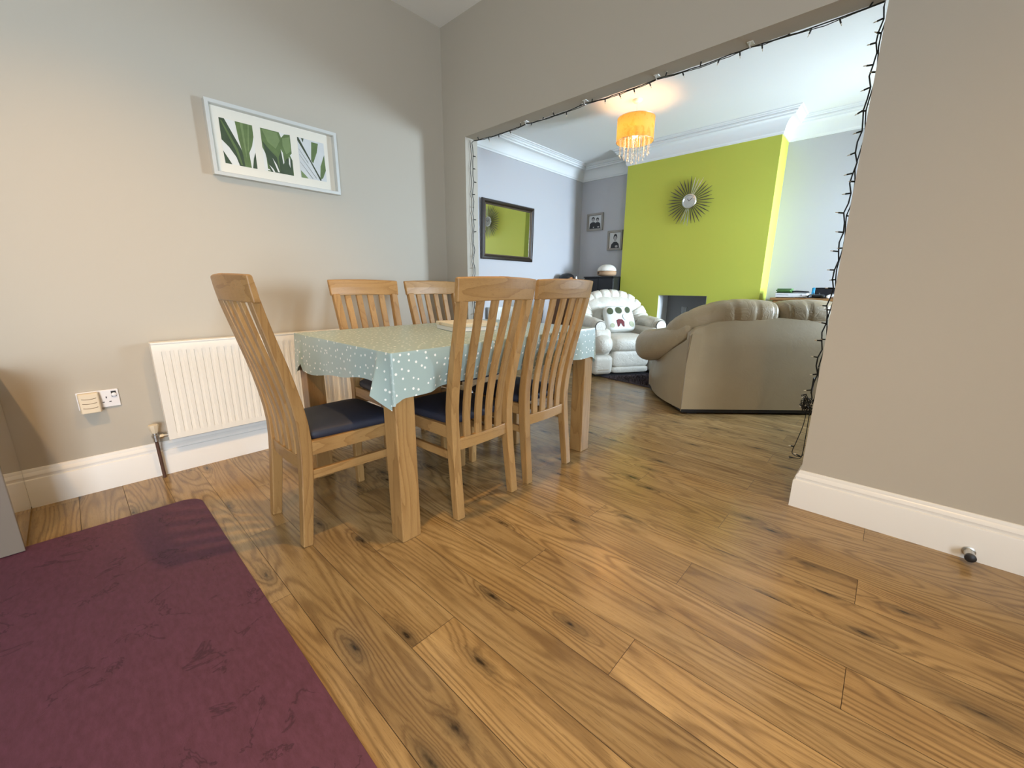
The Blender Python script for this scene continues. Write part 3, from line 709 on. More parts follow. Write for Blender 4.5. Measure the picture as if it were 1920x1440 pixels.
for cx, cy, a0 in ((mx1 - rr, my1 - rr, 0), (mx0 + rr, my1 - rr, 90), (mx0 + rr, my0 + rr, 180), (mx1 - rr, my0 + rr, 270)):
    for i in range(9):
        a = math.radians(a0 + i * 90 / 8); pts.append((cx + rr * math.cos(a), cy + rr * math.sin(a)))
loft(bm, [[V(x, y, 0.0008) for x, y in pts], [V(x, y, 0.007) for x, y in pts], [V(x * 0.9985 - 0.0014, y * 0.9985 - 0.0007, 0.0095) for x, y in pts]])
tag(obj('floor_mat', bm, M['purple'], smooth=True, ang=30), 'large purple marbled floor mat in the bottom left corner', 'mat')

ds = thing('door_stop', 'small metal door stop with black tip on the white skirting', 'door stop', (0.362, YD - 0.0222, 0.034))
bm = nb(); lathe(bm, [(0.019, 0.0), (0.019, -0.004), (0.0145, -0.006), (0.0145, -0.046)], 20, axis='y'); obj('stem', bm, M['metal'], ds, smooth=True, ang=40)
bm = nb(); lathe(bm, [(0.0150, -0.0462), (0.0160, -0.05), (0.0160, -0.058), (0.010, -0.062)], 20, axis='y'); obj('rubber_tip', bm, M['dark'], ds, smooth=True, ang=40)

# ------------------------------------------------------------------ fairy lights round the opening
YS = 2.297
rs = random.Random(11)
def hang(a, b, sag, n=8):
    return [a.lerp(b, i / n) - V(0, 0, sag * math.sin(PI * i / n)) for i in range(n)]
def jit(p, k=0.004): return p + V(rs.uniform(-k, k), rs.uniform(-k, k), rs.uniform(-k, k))
hk = [-1.986, -1.526, -1.091, -0.659]
left = [V(OX0 + 0.012 + 0.004 * math.sin(i * 2.3), 2.257 + 0.006 * math.sin(i * 1.7), 0.25 + (2.045 - 0.25) * i / 40) for i in range(41)]
top = []
nodes = [V(OX0 + 0.02, 2.262, 2.056)] + [V(x, 2.280, 2.056) for x in hk] + [V(OX1 - 0.018, 2.288, 2.058)]
for a, b in zip(nodes, nodes[1:]): top += hang(a, b, 0.008, 10)
top.append(nodes[-1])
right = [V(OX1 - 0.022 + 0.006 * math.sin(i * 1.9), YS + 0.012 + 0.004 * math.sin(i * 0.9), 2.05 - (2.05 - 0.50) * i / 40) for i in range(41)]
right2 = [V(OX1 - 0.012 + 0.005 * math.sin(i * 1.3 + 1), YS + 0.018, 2.05 - (2.05 - 0.47) * i / 36) for i in range(37)]
fl = thing('fairy_lights', 'dark green string of unlit fairy lights hung round the wide opening', 'fairy lights', (0, 0, 0))
bm = nb(); tube(bm, [jit(p, 0.002) for p in left + top + right], 0.0027, 6); tube(bm, [jit(p, 0.002) for p in right2], 0.0025, 6)
tube(bm, [jit(p + V(0.0, 0.004, -0.003), 0.003) for p in top], 0.0017, 6)
tube(bm, [jit(p + V(0.0, -0.02, 0.0), 0.004) for p in left], 0.0016, 6)
# tangle by the plug and the loose loops trailing to the floor
tg = [V(OX1 - 0.035 + rs.uniform(-0.03, 0.022), YS + 0.02 + rs.uniform(-0.02, 0.03), 0.475 + rs.uniform(-0.05, 0.04)) for i in range(34)]
tube(bm, catmull(tg, 4), 0.0020, 5)
lp = catmull([V(OX1 - 0.03, YS + 0.02, 0.46), V(OX1 - 0.035, YS + 0.02, 0.36), V(OX1 - 0.05, YS + 0.015, 0.27), V(OX1 - 0.058, YS + 0.01, 0.215), V(OX1 - 0.03, YS + 0.015, 0.20), V(OX1 - 0.012, YS + 0.02, 0.215)], 6); tube(bm, lp, 0.0019, 6)
lp2 = catmull([V(OX1 - 0.02, YS + 0.025, 0.45), V(OX1 - 0.018, YS + 0.026, 0.32), V(OX1 - 0.02, YS + 0.03, 0.20), V(OX1 - 0.045, YS + 0.02, 0.188), V(OX1 - 0.068, YS + 0.005, 0.195)], 6); tube(bm, lp2, 0.0019, 6)
obj('light_cable', bm, M['cable'], fl, smooth=True)
bulbs = []
for i in range(0, 40, 2): bulbs.append((left[i], V(rs.uniform(.2, 1), rs.choice((-1, 1)) * rs.uniform(.7, 1.4), rs.uniform(-.25, .25))))
for i in range(1, 50, 2): bulbs.append((top[i], V(rs.uniform(-.5, .5), rs.uniform(-.4, .8), rs.choice((0.5, -1.0, -1.0)))))
for i in range(1, 41, 2): bulbs.append((right[i], V(rs.choice((-1, -1, -0.9)) * rs.uniform(.7, 1), rs.uniform(-.7, .7), rs.uniform(-.3, .2))))
for i in range(2, 37, 3): bulbs.append((right2[i], V(rs.choice((-1, 0.15)), rs.choice((-1.0, 0.6)), rs.uniform(-.2, .2))))
for p in (tg[3], tg[9], tg[15], tg[21], lp[14], lp[26], lp2[20]): bulbs.append((p, V(rs.uniform(-1, -.2), rs.uniform(-.6, .6), rs.uniform(-.5, .5))))
for p, d in bulbs:
    d = d.normalized()
    bm = nb(); tube(bm, [p, p + d * 0.004, p + d * 0.019, p + d * 0.0195, p + d * 0.026, p + d * 0.030], [0.0030, 0.0034, 0.0032, 0.0019, 0.0019, 0.0008], 6)
    for f in bm.faces:
        if (f.calc_center_median() - p).dot(d) > 0.0193: f.material_index = 1
    obj('fairy_bulb', bm, [M['cable'], M['led']], fl, smooth=True)
bm = nb(); box(bm, OX1 - 0.030, OX1 - 0.0245, YS + 0.012, YS + 0.05, 0.52, 0.595); obj('light_controller', bm, M['dark'], fl, bevel=0.003)
for i, x in enumerate(hk):
    h = thing('cable_hook', 'clear stick-on hook under the beam, %s of four from the left' % ('first', 'second', 'third', 'last')[i], 'hook', (x, 2.276, OZ), 0, 'clear hooks under the beam')
    bm = nb(); box(bm, -0.012, 0.012, -0.016, 0.016, -0.004, -0.0005); obj('hook_pad', bm, M['hook'], h, bevel=0.001)
    bm = nb(); tube(bm, [V(0, -0.01, -0.004), V(0, -0.012, -0.014), V(0, -0.004, -0.021), V(0, 0.006, -0.020), V(0, 0.011, -0.013)], 0.0024, 8); obj('hook_arm', bm, M['hook'], h, smooth=True)

# ------------------------------------------------------------------ living room: pendant lamp
lm = thing('pendant_lamp', 'orange drum pendant lamp with hanging crystal beads', 'lamp', (-2.2, 4.2, ZL))
bm = nb(); lathe(bm, [(0.012, -0.030), (0.03, -0.026), (0.045, -0.012), (0.048, -0.0005)], 24); obj('ceiling_rose', bm, M['plastic'], lm, smooth=True)
bm = nb(); tube(bm, [V(0, 0, -0.03), V(0, 0, -0.215)], 0.003, 8); obj('flex', bm, M['plastic'], lm)
g = G('orange_organza'); nt = g.nt
tr = nt.nodes.new('ShaderNodeBsdfTranslucent'); tr.inputs[0].default_value = (0.40, 0.25, 0.06, 1)
pat = g.math('GREATER_THAN', g.noise(g.mapping(g.tc.outputs['Object'], (22, 22, 16)), 1.0, 3, 0.6), 0.56)
g.b.inputs['Roughness'].default_value = 0.55
g.L.new(g.mix(pat, (0.42, 0.27, 0.10), (0.30, 0.16, 0.035)), g.b.inputs['Base Color'])
mxs = nt.nodes.new('ShaderNodeMixShader'); mxs.inputs[0].default_value = 0.55
g.L.new(g.b.outputs[0], mxs.inputs[1]); g.L.new(tr.outputs[0], mxs.inputs[2]); g.L.new(mxs.outputs[0], nt.nodes['Material Output'].inputs[0])
bm = nb(); n = 48
rings = [[V(0.182 * math.cos(k * 2 * PI / n), 0.182 * math.sin(k * 2 * PI / n), z) for k in range(n)] for z in (-0.378, -0.375, -0.30, -0.23, -0.168, -0.165)]
loft(bm, rings, caps=False); sh = obj('drum_shade', bm, g.m, lm, smooth=True)
bm = nb()
for z in (-0.166, -0.377): tube(bm, [V(0.183 * math.cos(k * 2 * PI / 48), 0.183 * math.sin(k * 2 * PI / 48), z) for k in range(49)], 0.0022, 6)
for k in range(3):
    a = k * 2 * PI / 3 + 0.4; tube(bm, [V(0, 0, -0.205), V(0.182 * math.cos(a), 0.182 * math.sin(a), -0.167)], 0.0018, 6)
obj('shade_ring', bm, M['metal'], lm)
bm = nb(); lathe(bm, [(0.014, -0.255), (0.018, -0.25), (0.018, -0.21), (0.008, -0.2)], 16); obj('lamp_holder', bm, M['plastic'], lm, smooth=True)
em = bpy.data.materials.new('lit_bulb'); em.use_nodes = True
e = em.node_tree.nodes['Principled BSDF']; e.inputs['Emission Color'].default_value = (1.0, 0.80, 0.45, 1); e.inputs['Emission Strength'].default_value = 90.0
bm = nb(); lathe(bm, [(0.013, -0.256), (0.022, -0.275), (0.029, -0.300), (0.027, -0.322), (0.015, -0.336), (0.002, -0.339)], 20); obj('bulb', bm, em, lm, smooth=True)
crys = bpy.data.materials.new('crystal_bead'); crys.use_nodes = True
cb = crys.node_tree.nodes['Principled BSDF']; cb.inputs['Base Color'].default_value = (1.0, 0.90, 0.74, 1); cb.inputs['Roughness'].default_value = 0.06; cb.inputs['Transmission Weight'].default_value = 0.55; cb.inputs['IOR'].default_value = 1.5
bm = nb(); tube(bm, [V(0.145 * math.cos(k * PI / 12), 0.145 * math.sin(k * PI / 12), -0.30) for k in range(25)], 0.0022, 6)
for k in range(4): tube(bm, [V(0, 0, -0.252), V(0.145 * math.cos(k * PI / 2), 0.145 * math.sin(k * PI / 2), -0.30)], 0.0016, 6)
obj('bead_hoop', bm, M['metal'], lm)
for (r_, cnt, zb) in ((0.145, 16, -0.470), (0.10, 10, -0.505), (0.05, 6, -0.535)):
    for k in range(cnt):
        a = k * 2 * PI / cnt + r_ * 9
        bm = nb(); z = -0.302; pr = []
        zend = zb - rs.uniform(0, 0.012)
        while z > zend:
            pr += [(0.0012, z), (0.0052, z - 0.005), (0.0012, z - 0.010)]; z -= 0.0125
        pr += [(0.002, z), (0.0075, z - 0.010), (0.0075, z - 0.018), (0.001, z - 0.026)]
        lathe(bm, pr, 6, V(r_ * math.cos(a), r_ * math.sin(a), 0)); obj('bead_strand', bm, crys, lm)
pb = point('pendant_bulb_light', (-2.2, 4.2, ZL - 0.280), 16, (1.0, 0.37, 0.07), 0.042)

# ------------------------------------------------------------------ wall mirror (leans forward a little)
wm = thing('wall_mirror', 'wide dark-framed mirror on the living room wall, reflecting green', 'mirror', (LX + 0.016, 4.145, 1.705))
wm.rotation_euler = (0, math.radians(1.7), 0)
mw, mh = 0.99, 0.715
bm = nb()
pr = [(0, 0), (0, 0.018), (0.012, 0.030), (0.030, 0.033), (0.046, 0.024), (0.050, 0.018), (0.050, 0)]
loft(bm, [[V(x, sx * (mw / 2 - o), sy * (mh / 2 - o)) for o, x in pr] for sx, sy in ((-1, -1), (1, -1), (1, 1), (-1, 1))], close_v=True, caps=False); obj('frame', bm, M['darkwood'], wm, smooth=True, ang=25)
bm = nb(); pr = [(0.0505, 0.004), (0.0505, 0.020), (0.056, 0.023), (0.062, 0.019), (0.066, 0.010), (0.066, 0.004)]
loft(bm, [[V(x, sx * (mw / 2 - o), sy * (mh / 2 - o)) for o, x in pr] for sx, sy in ((-1, -1), (1, -1), (1, 1), (-1, 1))], close_v=True, caps=False); obj('beaded_inner_edge', bm, M['bead'], wm, smooth=True, ang=25)
bm = nb(); box(bm, 0.002, 0.006, -mw / 2 + 0.051, mw / 2 - 0.051, -mh / 2 + 0.051, mh / 2 - 0.051); obj('mirror_glass', bm, M['mirror'], wm)

# ------------------------------------------------------------------ sunburst clock
ck = thing('sunburst_clock', 'silver sunburst clock with thin dark rays on the green wall', 'clock', (-2.083, CY, 2.056))
bm = nb(); lathe(bm, [(0.060, -0.0005), (0.060, -0.03)], 32, axis='y'); obj('back_box', bm, M['dark'], ck, smooth=True)
nr = 36
for k in range(nr):
    a = k * 2 * PI / nr; lng = 0.292 if k % 3 == 0 else (0.265 if k % 3 == 1 else 0.275)
    d = V(math.cos(a), 0, math.sin(a)); s = V(-math.sin(a), 0, math.cos(a)); y = V(0, -0.022, 0)
    r1 = [d * 0.05 + s * 0.0022, d * 0.05 - s * 0.0022, d * lng * 0.75 - s * 0.0060, d * lng - s * 0.0012, d * lng + s * 0.0012, d * lng * 0.75 + s * 0.0060]
    bm = nb(); loft(bm, [[p + y + V(0, -0.002, 0) for p in r1], [p + y + V(0, 0.002, 0) for p in r1]])
    obj('ray', bm, M['silver'] if k in (6, 7, 8, 25, 26, 27) else M['dmetal'], ck)
bm = nb(); lathe(bm, [(0.087, -0.030), (0.088, -0.036), (0.082, -0.043), (0.070, -0.044), (0.066, -0.038)], 48, axis='y'); obj('rim', bm, M['silver'], ck, smooth=True, ang=40)
bm = nb(); lathe(bm, [(0.086, -0.029), (0.086, -0.0315), (0.068, -0.036), (0.02, -0.0365)], 48, axis='y'); obj('dial', bm, mat('clock_dial', (0.58, 0.56, 0.52), 0.3, 0.5, var=0.1, vscale=30), ck, smooth=True)
for a, l in ((2.2, 0.036), (0.75, 0.052)):
    bm = nb(); bar(bm, [V(0, -0.040, 0), V(math.cos(a) * l, -0.040, math.sin(a) * l)], 0.0025, 0.0008, V(0, 1, 0).cross(V(math.cos(a), 0, math.sin(a)))); obj('clock_hand', bm, M['dark'], ck)

# ------------------------------------------------------------------ two framed portraits in the left alcove
PH = [mat('portrait_paper', (0.62, 0.61, 0.60), 0.5, var=0.02), mat('portrait_black', (0.02, 0.018, 0.02), 0.5, var=0.3, vscale=40), mat('portrait_skin_grey', (0.40, 0.37, 0.36), 0.5, var=0.1, vscale=40)]
def portrait(label, x0, x1, z0, z1, people):
    t = thing('photo_frame', label, 'photo frame', ((x0 + x1) / 2, LY, (z0 + z1) / 2)); hw, hh = (x1 - x0) / 2, (z1 - z0) / 2
    bm = nb(); pr = [(0, 0.001), (0, 0.028), (0.026, 0.028), (0.030, 0.022), (0.030, 0.001)]
    loft(bm, [[V(sx * (hw - o), -y, sz * (hh - o)) for o, y in pr] for sx, sz in ((-1, -1), (1, -1), (1, 1), (-1, 1))], close_v=True, caps=False)
    obj('frame', bm, mat('grey_photo_frame', (0.30, 0.27, 0.235), 0.4, 0.2, var=0.05), t)
    bm = nb(); k = [0]; w2, h2 = hw - 0.03, hh - 0.03
    def poly(mi, pts):
        y = -0.012 - 0.0002 * k[0]; k[0] += 1
        f = bm.faces.new([bm.verts.new((u * w2, y, v * h2)) for u, v in pts]); f.material_index = mi
    poly(0, [(-1, -1), (1, -1), (1, 1), (-1, 1)])
    for (u, v, s) in people:
        el = lambda cx, cy, rx, ry, a0=0, a1=2 * PI: [(cx + rx * math.cos(a0 + (a1 - a0) * i / 20), cy + ry * math.sin(a0 + (a1 - a0) * i / 20)) for i in range(20)]
        poly(1, [(u - .62 * s, -1), (u + .62 * s, -1), (u + .52 * s, v - .62 * s), (u + .2 * s, v - .38 * s), (u - .2 * s, v - .38 * s), (u - .52 * s, v - .62 * s)])
        poly(1, el(u, v + .07 * s, .27 * s, .36 * s)); poly(2, el(u, v - .07 * s, .21 * s, .28 * s)); poly(2, el(u + .2 * s, -.78, .2 * s, .12 * s))
        for e in (-.08, .08): poly(1, el(u + e * s, v - .02 * s, .03 * s, .025 * s))
        poly(1, el(u, v - .2 * s, .07 * s, .015 * s))
    obj('portrait_photo', bm, PH, t)
portrait('grey-framed black and white photo of two children, the upper of two', -3.800, -3.515, 1.875, 2.130, [(-.32, .38, .95), (.38, .28, .85)])
portrait('grey-framed black and white photo of one child, hung lower, by the green wall', -3.415, -3.165, 1.562, 1.848, [(.05, .30, 1.25)])

# ------------------------------------------------------------------ sofa
sf = thing('sofa', 'beige leather two-seat sofa standing with its back to the dining room', 'sofa', (-0.892, 4.066, 0), math.radians(42.15))
def sofa_top(x):                              # height of the back panel's top edge
    t = 0.725 - abs(x)
    pts = [(0, 0.655), (0.055, 0.702), (0.186, 0.745), (0.346, 0.768), (0.63, 0.778), (0.8, 0.778)]
    for (a, za), (b, zb) in zip(pts, pts[1:]):
        if a <= t <= b: return za + (zb - za) * (t - a) / (b - a)
    return 0.655
bm = nb(); xsn = [-0.725 + 1.45 * i / 28 for i in range(29)]
rings = []
for x in xsn:
    zt = sofa_top(x); e = abs(x) / 0.725; lean = 0.030
    rings.append([V(x, -0.45, 0.044), V(x * 0.995, -0.452, 0.25), V(x * 0.985, -0.440, 0.55), V(x * (0.972 if e > .95 else 0.985), -0.425, zt - 0.012), V(x * 0.97, -0.412, zt), V(x * 0.97, -0.37, zt), V(x * 0.98, -0.36, 0.044)])
loft(bm, rings); obj('back_panel', bm, M['sofaback'], sf, smooth=True, ang=50)
for s in (-1, 1):
    bm = nb(); rings = []
    for i in range(17):
        q = i / 16; y = -0.45 + 0.88 * q
        zt = 0.655 - 0.30 * min(1, q * 1.5) ** 0.8
        xo = 0.726 + 0.05 * math.sin(PI * min(1, q * 1.15)) - 0.10 * max(0, q - 0.75) ** 1.2
        zb = 0.044
        rings.append([V(s * (xo - 0.012 * 0), y, zb), V(s * (xo + 0.006), y, zb + 0.12), V(s * (xo - 0.006), y, (zt + zb) * 0.6), V(s * (xo - 0.030), y, zt), V(s * (xo - 0.10), y, zt), V(s * (xo - 0.10), y, zb)])
    loft(bm, rings); obj('side_panel', bm, M['sofaback'], sf, smooth=True, ang=50)
    bm = nb(); sweep(bm, [(s * 0.655, -0.30, 0.66, 0.06, 0.07), (s * 0.715, -0.10, 0.575, 0.095, 0.105), (s * 0.745, 0.12, 0.505, 0.125, 0.135), (s * 0.755, 0.30, 0.465, 0.140, 0.150), (s * 0.750, 0.40, 0.445, 0.130, 0.140)], n=28, sub=8, e=0.85)
    obj('arm', bm, M['sofa'], sf, smooth=True, ang=70)
    bm = nb(); box(bm, 0.01 if s > 0 else -0.60, 0.60 if s > 0 else -0.01, -0.36, 0.40, 0.10, 0.30); obj('seat_base', bm, M['sofa'], sf, bevel=0.04, seg=4)
    bm = nb(); puff(bm, (s * 0.31, 0.08, 0.385), (0.30, 0.38, 0.10), 0.45, 0.35); obj('seat_cushion', bm, M['sofa'], sf, smooth=True, ang=70)
    bm = nb(); sweep(bm, [(s * 0.075, -0.285, 0.795, 0.135, 0.112), (s * 0.20, -0.290, 0.800, 0.140, 0.118), (s * 0.36, -0.288, 0.795, 0.140, 0.118), (s * 0.50, -0.275, 0.770, 0.135, 0.112), (s * 0.61, -0.235, 0.725, 0.120, 0.105), (s * 0.675, -0.15, 0.665, 0.10, 0.095), (s * 0.69, -0.05, 0.61, 0.08, 0.075)], n=28, sub=8, e=0.8, tuft=0.05, tn=6)
    obj('back_cushion', bm, M['sofa'], sf, smooth=True, ang=70)
bm = nb(); box(bm, -0.715, 0.715, -0.442, 0.40, 0.0125, 0.052); obj('plinth', bm, M['dark'], sf, bevel=0.006)
for sx in (-1, 1):
    bm = nb(); box(bm, sx * 0.62 - 0.04, sx * 0.62 + 0.04, -0.42, -0.34, 0.0005, 0.012); obj('foot', bm, M['dark'], sf)
bm = nb()
for s in (-1, 1): tube(bm, [V(s * 0.727, -0.450, 0.03), V(s * 0.725, -0.452, 0.25), V(s * 0.716, -0.441, 0.5), V(s * 0.708, -0.430, 0.64)], 0.0032, 6)
obj('corner_seam', bm, mat('seam_piping', (0.26, 0.20, 0.13), 0.5, var=0.1), sf, smooth=True)

# ------------------------------------------------------------------ armchair, cushion, rug
ac = thing('armchair', 'ivory leather recliner armchair facing the sofa', 'armchair', (-2.46, 4.544, 0), math.radians(-123.5))
bm = nb(); box(bm, -0.36, 0.36, -0.40, 0.36, 0.04, 0.27); obj('base', bm, M['armchair'], ac, bevel=0.035, seg=4)
bm = nb(); puff(bm, (0, 0.345, 0.205), (0.236, 0.075, 0.105), 0.45, 0.35, nu=40, nv=18); obj('footrest_flap', bm, M['armchair'], ac, smooth=True, ang=70)
bm = nb(); puff(bm, (0, 0.340, 0.078), (0.237, 0.078, 0.040), 0.45, 0.3, nu=40, nv=12); obj('lower_band', bm, M['armchair'], ac, smooth=True, ang=70)
bm = nb(); box(bm, -0.42, 0.42, -0.38, 0.38, 0.0125, 0.034); obj('plinth', bm, M['dark'], ac)
for sx in (-1, 1):
    bm = nb(); box(bm, sx * 0.36 - 0.04, sx * 0.36 + 0.04, -0.36, -0.28, 0.0005, 0.012); obj('foot', bm, M['dark'], ac)
bm = nb(); puff(bm, (0, 0.09, 0.370), (0.265, 0.36, 0.105), 0.55, 0.45, nu=36, nv=18); obj('seat_cushion', bm, M['armchair'], ac, smooth=True, ang=70)
def backf(p):
    # fanned tufts radiate from the lumbar; the head roll bulges forward
    a = math.atan2(p.x, p.z + 0.22); gr = 0.5 + 0.5 * math.cos(a * 15)
    p = V(p.x, p.y, p.z)
    if p.y > 0: p.y -= 0.014 * gr ** 5
    if p.z > 0: p.y += 0.05 * math.sin(PI * min(1, p.z / 0.26)) * (1 if p.y > 0 else 0.3)
    return p
bm = nb(); puff(bm, (0, -0.27, 0.665), (0.40, 0.145, 0.245), 0.75, 0.62, nu=72, nv=36, fn=backf, M4=Matrix.Translation((0, 0, 0)))
obj('back_cushion', bm, M['armchair'], ac, smooth=True, ang=75)
bm = nb(); sweep(bm, [(-0.390, -0.10, 0.58, 0.11, 0.12), (-0.345, -0.19, 0.715, 0.12, 0.10), (-0.21, -0.24, 0.815, 0.13, 0.085), (0.0, -0.25, 0.845, 0.135, 0.085), (0.21, -0.24, 0.815, 0.13, 0.085), (0.345, -0.19, 0.715, 0.12, 0.10), (0.390, -0.10, 0.58, 0.11, 0.12)], up=V(0, 1, 0), n=28, sub=14, e=0.9, tuft=0.15, tn=12)
obj('head_roll', bm, M['armchair'], ac, smooth=True, ang=75)
for s in (-1, 1):
    bm = nb(); sweep(bm, [(s * 0.385, -0.25, 0.60, 0.075, 0.10), (s * 0.390, -0.05, 0.600, 0.085, 0.075), (s * 0.388, 0.15, 0.590, 0.090, 0.072), (s * 0.385, 0.27, 0.575, 0.092, 0.076), (s * 0.382, 0.31, 0.570, 0.088, 0.076)], n=26, sub=8, e=0.85, tuft=0.05, tn=6); obj('arm', bm, M['armchair'], ac, smooth=True, ang=70)
    bm = nb(); lathe(bm, [(0.060, 0.0), (0.060, -0.006), (0.052, -0.012), (0.02, -0.014)], 24, V(s * 0.382, 0.372, 0.570) , axis='y'); obj('arm_front_facing', bm, M['armchair'], ac, smooth=True)
    bm = nb(); tube(bm, [V(s * 0.382 + 0.062 * math.cos(k * PI / 12), 0.366, 0.570 + 0.062 * math.sin(k * PI / 12)) for k in range(25)], 0.005, 6); obj('arm_front_piping', bm, M['darkwood'], ac, smooth=True)
    bm = nb(); puff(bm, (s * 0.360, 0.325, 0.375), (0.125, 0.165, 0.118), 0.85, 0.85); obj('arm_front_roll', bm, M['armchair'], ac, smooth=True, ang=70)
    bm = nb(); box(bm, min(s * 0.245, s * 0.475), max(s * 0.245, s * 0.475), -0.38, 0.40, 0.24, 0.55); obj('arm_side', bm, M['armchair'], ac, bevel=0.06, seg=5)
    bm = nb(); box(bm, min(s * 0.238, s * 0.478), max(s * 0.238, s * 0.478), -0.38, 0.445, 0.035, 0.255); obj('arm_pillar', bm, M['armchair'], ac, bevel=0.05, seg=5)
    bm = nb(); tube(bm, [V(s * 0.242, 0.30, 0.10), V(s * 0.25, 0.40, 0.10), V(s * 0.30, 0.4475, 0.095), V(s * 0.42, 0.4475, 0.095), V(s * 0.47, 0.40, 0.10), V(s * 0.4795, 0.2, 0.10)], 0.004, 6); obj('pillar_seam', bm, M['sofa'], ac, smooth=True)
cu = thing('scatter_cushion', 'white cushion with green leaf discs leaning in the armchair', 'cushion', (-2.46, 4.544, 0), math.radians(-123.5))
CM = Matrix.Translation((0.0, 0.060, 0.632)) @ Matrix.Rotation(math.radians(32), 4, 'X') @ Matrix.Scale(0.92, 4)
def cushf(p):
    k = 1 - 0.10 * (1 - abs(p.x) / 0.21) * (abs(p.z) / 0.19) ** 4; return V(p.x, p.y, p.z * k)
bm = nb(); puff(bm, (0, 0, 0), (0.205, 0.062, 0.185), 0.42, 0.55, nu=40, nv=22, M4=CM @ Matrix.Rotation(0, 4, 'X'), fn=cushf)
obj('cushion_cover', bm, mat('white_printed_cotton', (0.62, 0.62, 0.58), 0.75, bump=0.1, bscale=300, var=0.05, vscale=15), cu, smooth=True, ang=75)
def motif(nm, m, pts):
    bm = nb()
    def surf(u, v):
        k = (1 - min(1, abs(u) / 0.205) ** 3.6) * (1 - min(1, abs(v) / 0.185) ** 3.6)
        return CM @ V(u, 0.062 * max(0, k) ** 0.30 + 0.006, v)
    vs = [bm.verts.new(surf(u, v)) for u, v in pts]; c = bm.verts.new(surf(sum(p[0] for p in pts) / len(pts), sum(p[1] for p in pts) / len(pts)))
    for i in range(len(vs)): bm.faces.new((c, vs[i], vs[(i + 1) % len(vs)]))
    obj(nm, bm, m, cu, smooth=True, ang=80)
gm = mat('moss_green_print', (0.060, 0.075, 0.035), 0.8, var=0.2, vscale=60); rm = mat('maroon_print', (0.12, 0.012, 0.016), 0.7, var=0.2); sg = mat('sage_print', (0.36, 0.38, 0.26), 0.8, var=0.2, vscale=60); pb_ = mat('pale_blue_print', (0.56, 0.63, 0.68), 0.8, var=0.1)
def ell(cx, cy, rx, ry, tilt=0): return [(cx + rx * math.cos(a) * math.cos(tilt) - ry * math.sin(a) * math.sin(tilt), cy + rx * math.cos(a) * math.sin(tilt) + ry * math.sin(a) * math.cos(tilt)) for a in [i * 2 * PI / 24 for i in range(24)]]
for cx, cy, rx, tl in ((0.135, 0.085, 0.042, 0.2), (0.015, 0.095, 0.046, -0.1), (-0.115, 0.100, 0.036, 0.4)): motif('leaf_disc', gm, ell(cx, cy, rx, 0.050, tl))
motif('leaf_disc', pb_, ell(-0.06, -0.005, 0.035, 0.045)); motif('leaf_disc', sg, ell(-0.135, -0.105, 0.034, 0.04)); motif('leaf_disc', sg, ell(0.14, -0.12, 0.03, 0.03))
motif('maroon_motif', rm, [(0.075, -0.055), (0.045, -0.035), (-0.005, -0.04), (-0.03, -0.075), (-0.025, -0.14), (0.0, -0.14), (-0.002, -0.085), (0.015, -0.062), (0.035, -0.065), (0.055, -0.14), (0.075, -0.14)])

rg = thing('rug', 'shaggy charcoal rug between the armchair and the sofa', 'rug', (-1.62, 4.62, 0.0), math.radians(-10.5))
bm = nb(); box(bm, -0.60, 0.80, -0.70, 0.70, 0.0006, 0.012); obj('rug_backing', bm, M['rug'], rg, bevel=0.004)
bm = nb(); rr = random.Random(3)
for i in range(15000):
    x, y = rr.uniform(-0.60, 0.80), rr.uniform(-0.70, 0.70)
    if i > 6000 and (y > -0.15 or x > 0.35): continue
    wp = Matrix.Rotation(math.radians(-10.5), 4, 'Z') @ V(x, y, 0) + V(-1.62, 4.62, 0)
    l1 = Matrix.Rotation(math.radians(-42.15), 4, 'Z') @ (wp - V(-0.892, 4.066, 0)); l2 = Matrix.Rotation(math.radians(123.5), 4, 'Z') @ (wp - V(-2.46, 4.544, 0))
    if (abs(l1.x) < 0.83 and abs(l1.y) < 0.48) or (abs(l2.x) < 0.53 and abs(l2.y) < 0.49): continue
    a = rr.uniform(0, 2 * PI); h = rr.uniform(0.018, 0.036); wd = rr.uniform(0.003, 0.006); lx, ly = rr.uniform(-0.018, 0.018), rr.uniform(-0.018, 0.018)
    dx, dy = math.cos(a) * wd, math.sin(a) * wd
    v = [bm.verts.new(q) for q in ((x - dx, y - dy, 0.010), (x + dx, y + dy, 0.010), (x + dx * .8 + lx * .5, y + dy * .8 + ly * .5, 0.01 + h * .65), (x + lx, y + ly, 0.01 + h))]
    f = bm.faces.new(v); f.material_index = rr.choice((0, 0, 1, 2))
po = obj('rug_pile', bm, [M['rug'], mat('grey_pile', (0.15, 0.125, 0.14), 0.85, var=0.3), mat('brown_pile', (0.05, 0.030, 0.030), 0.9, var=0.3)], rg); po['kind'] = 'stuff'

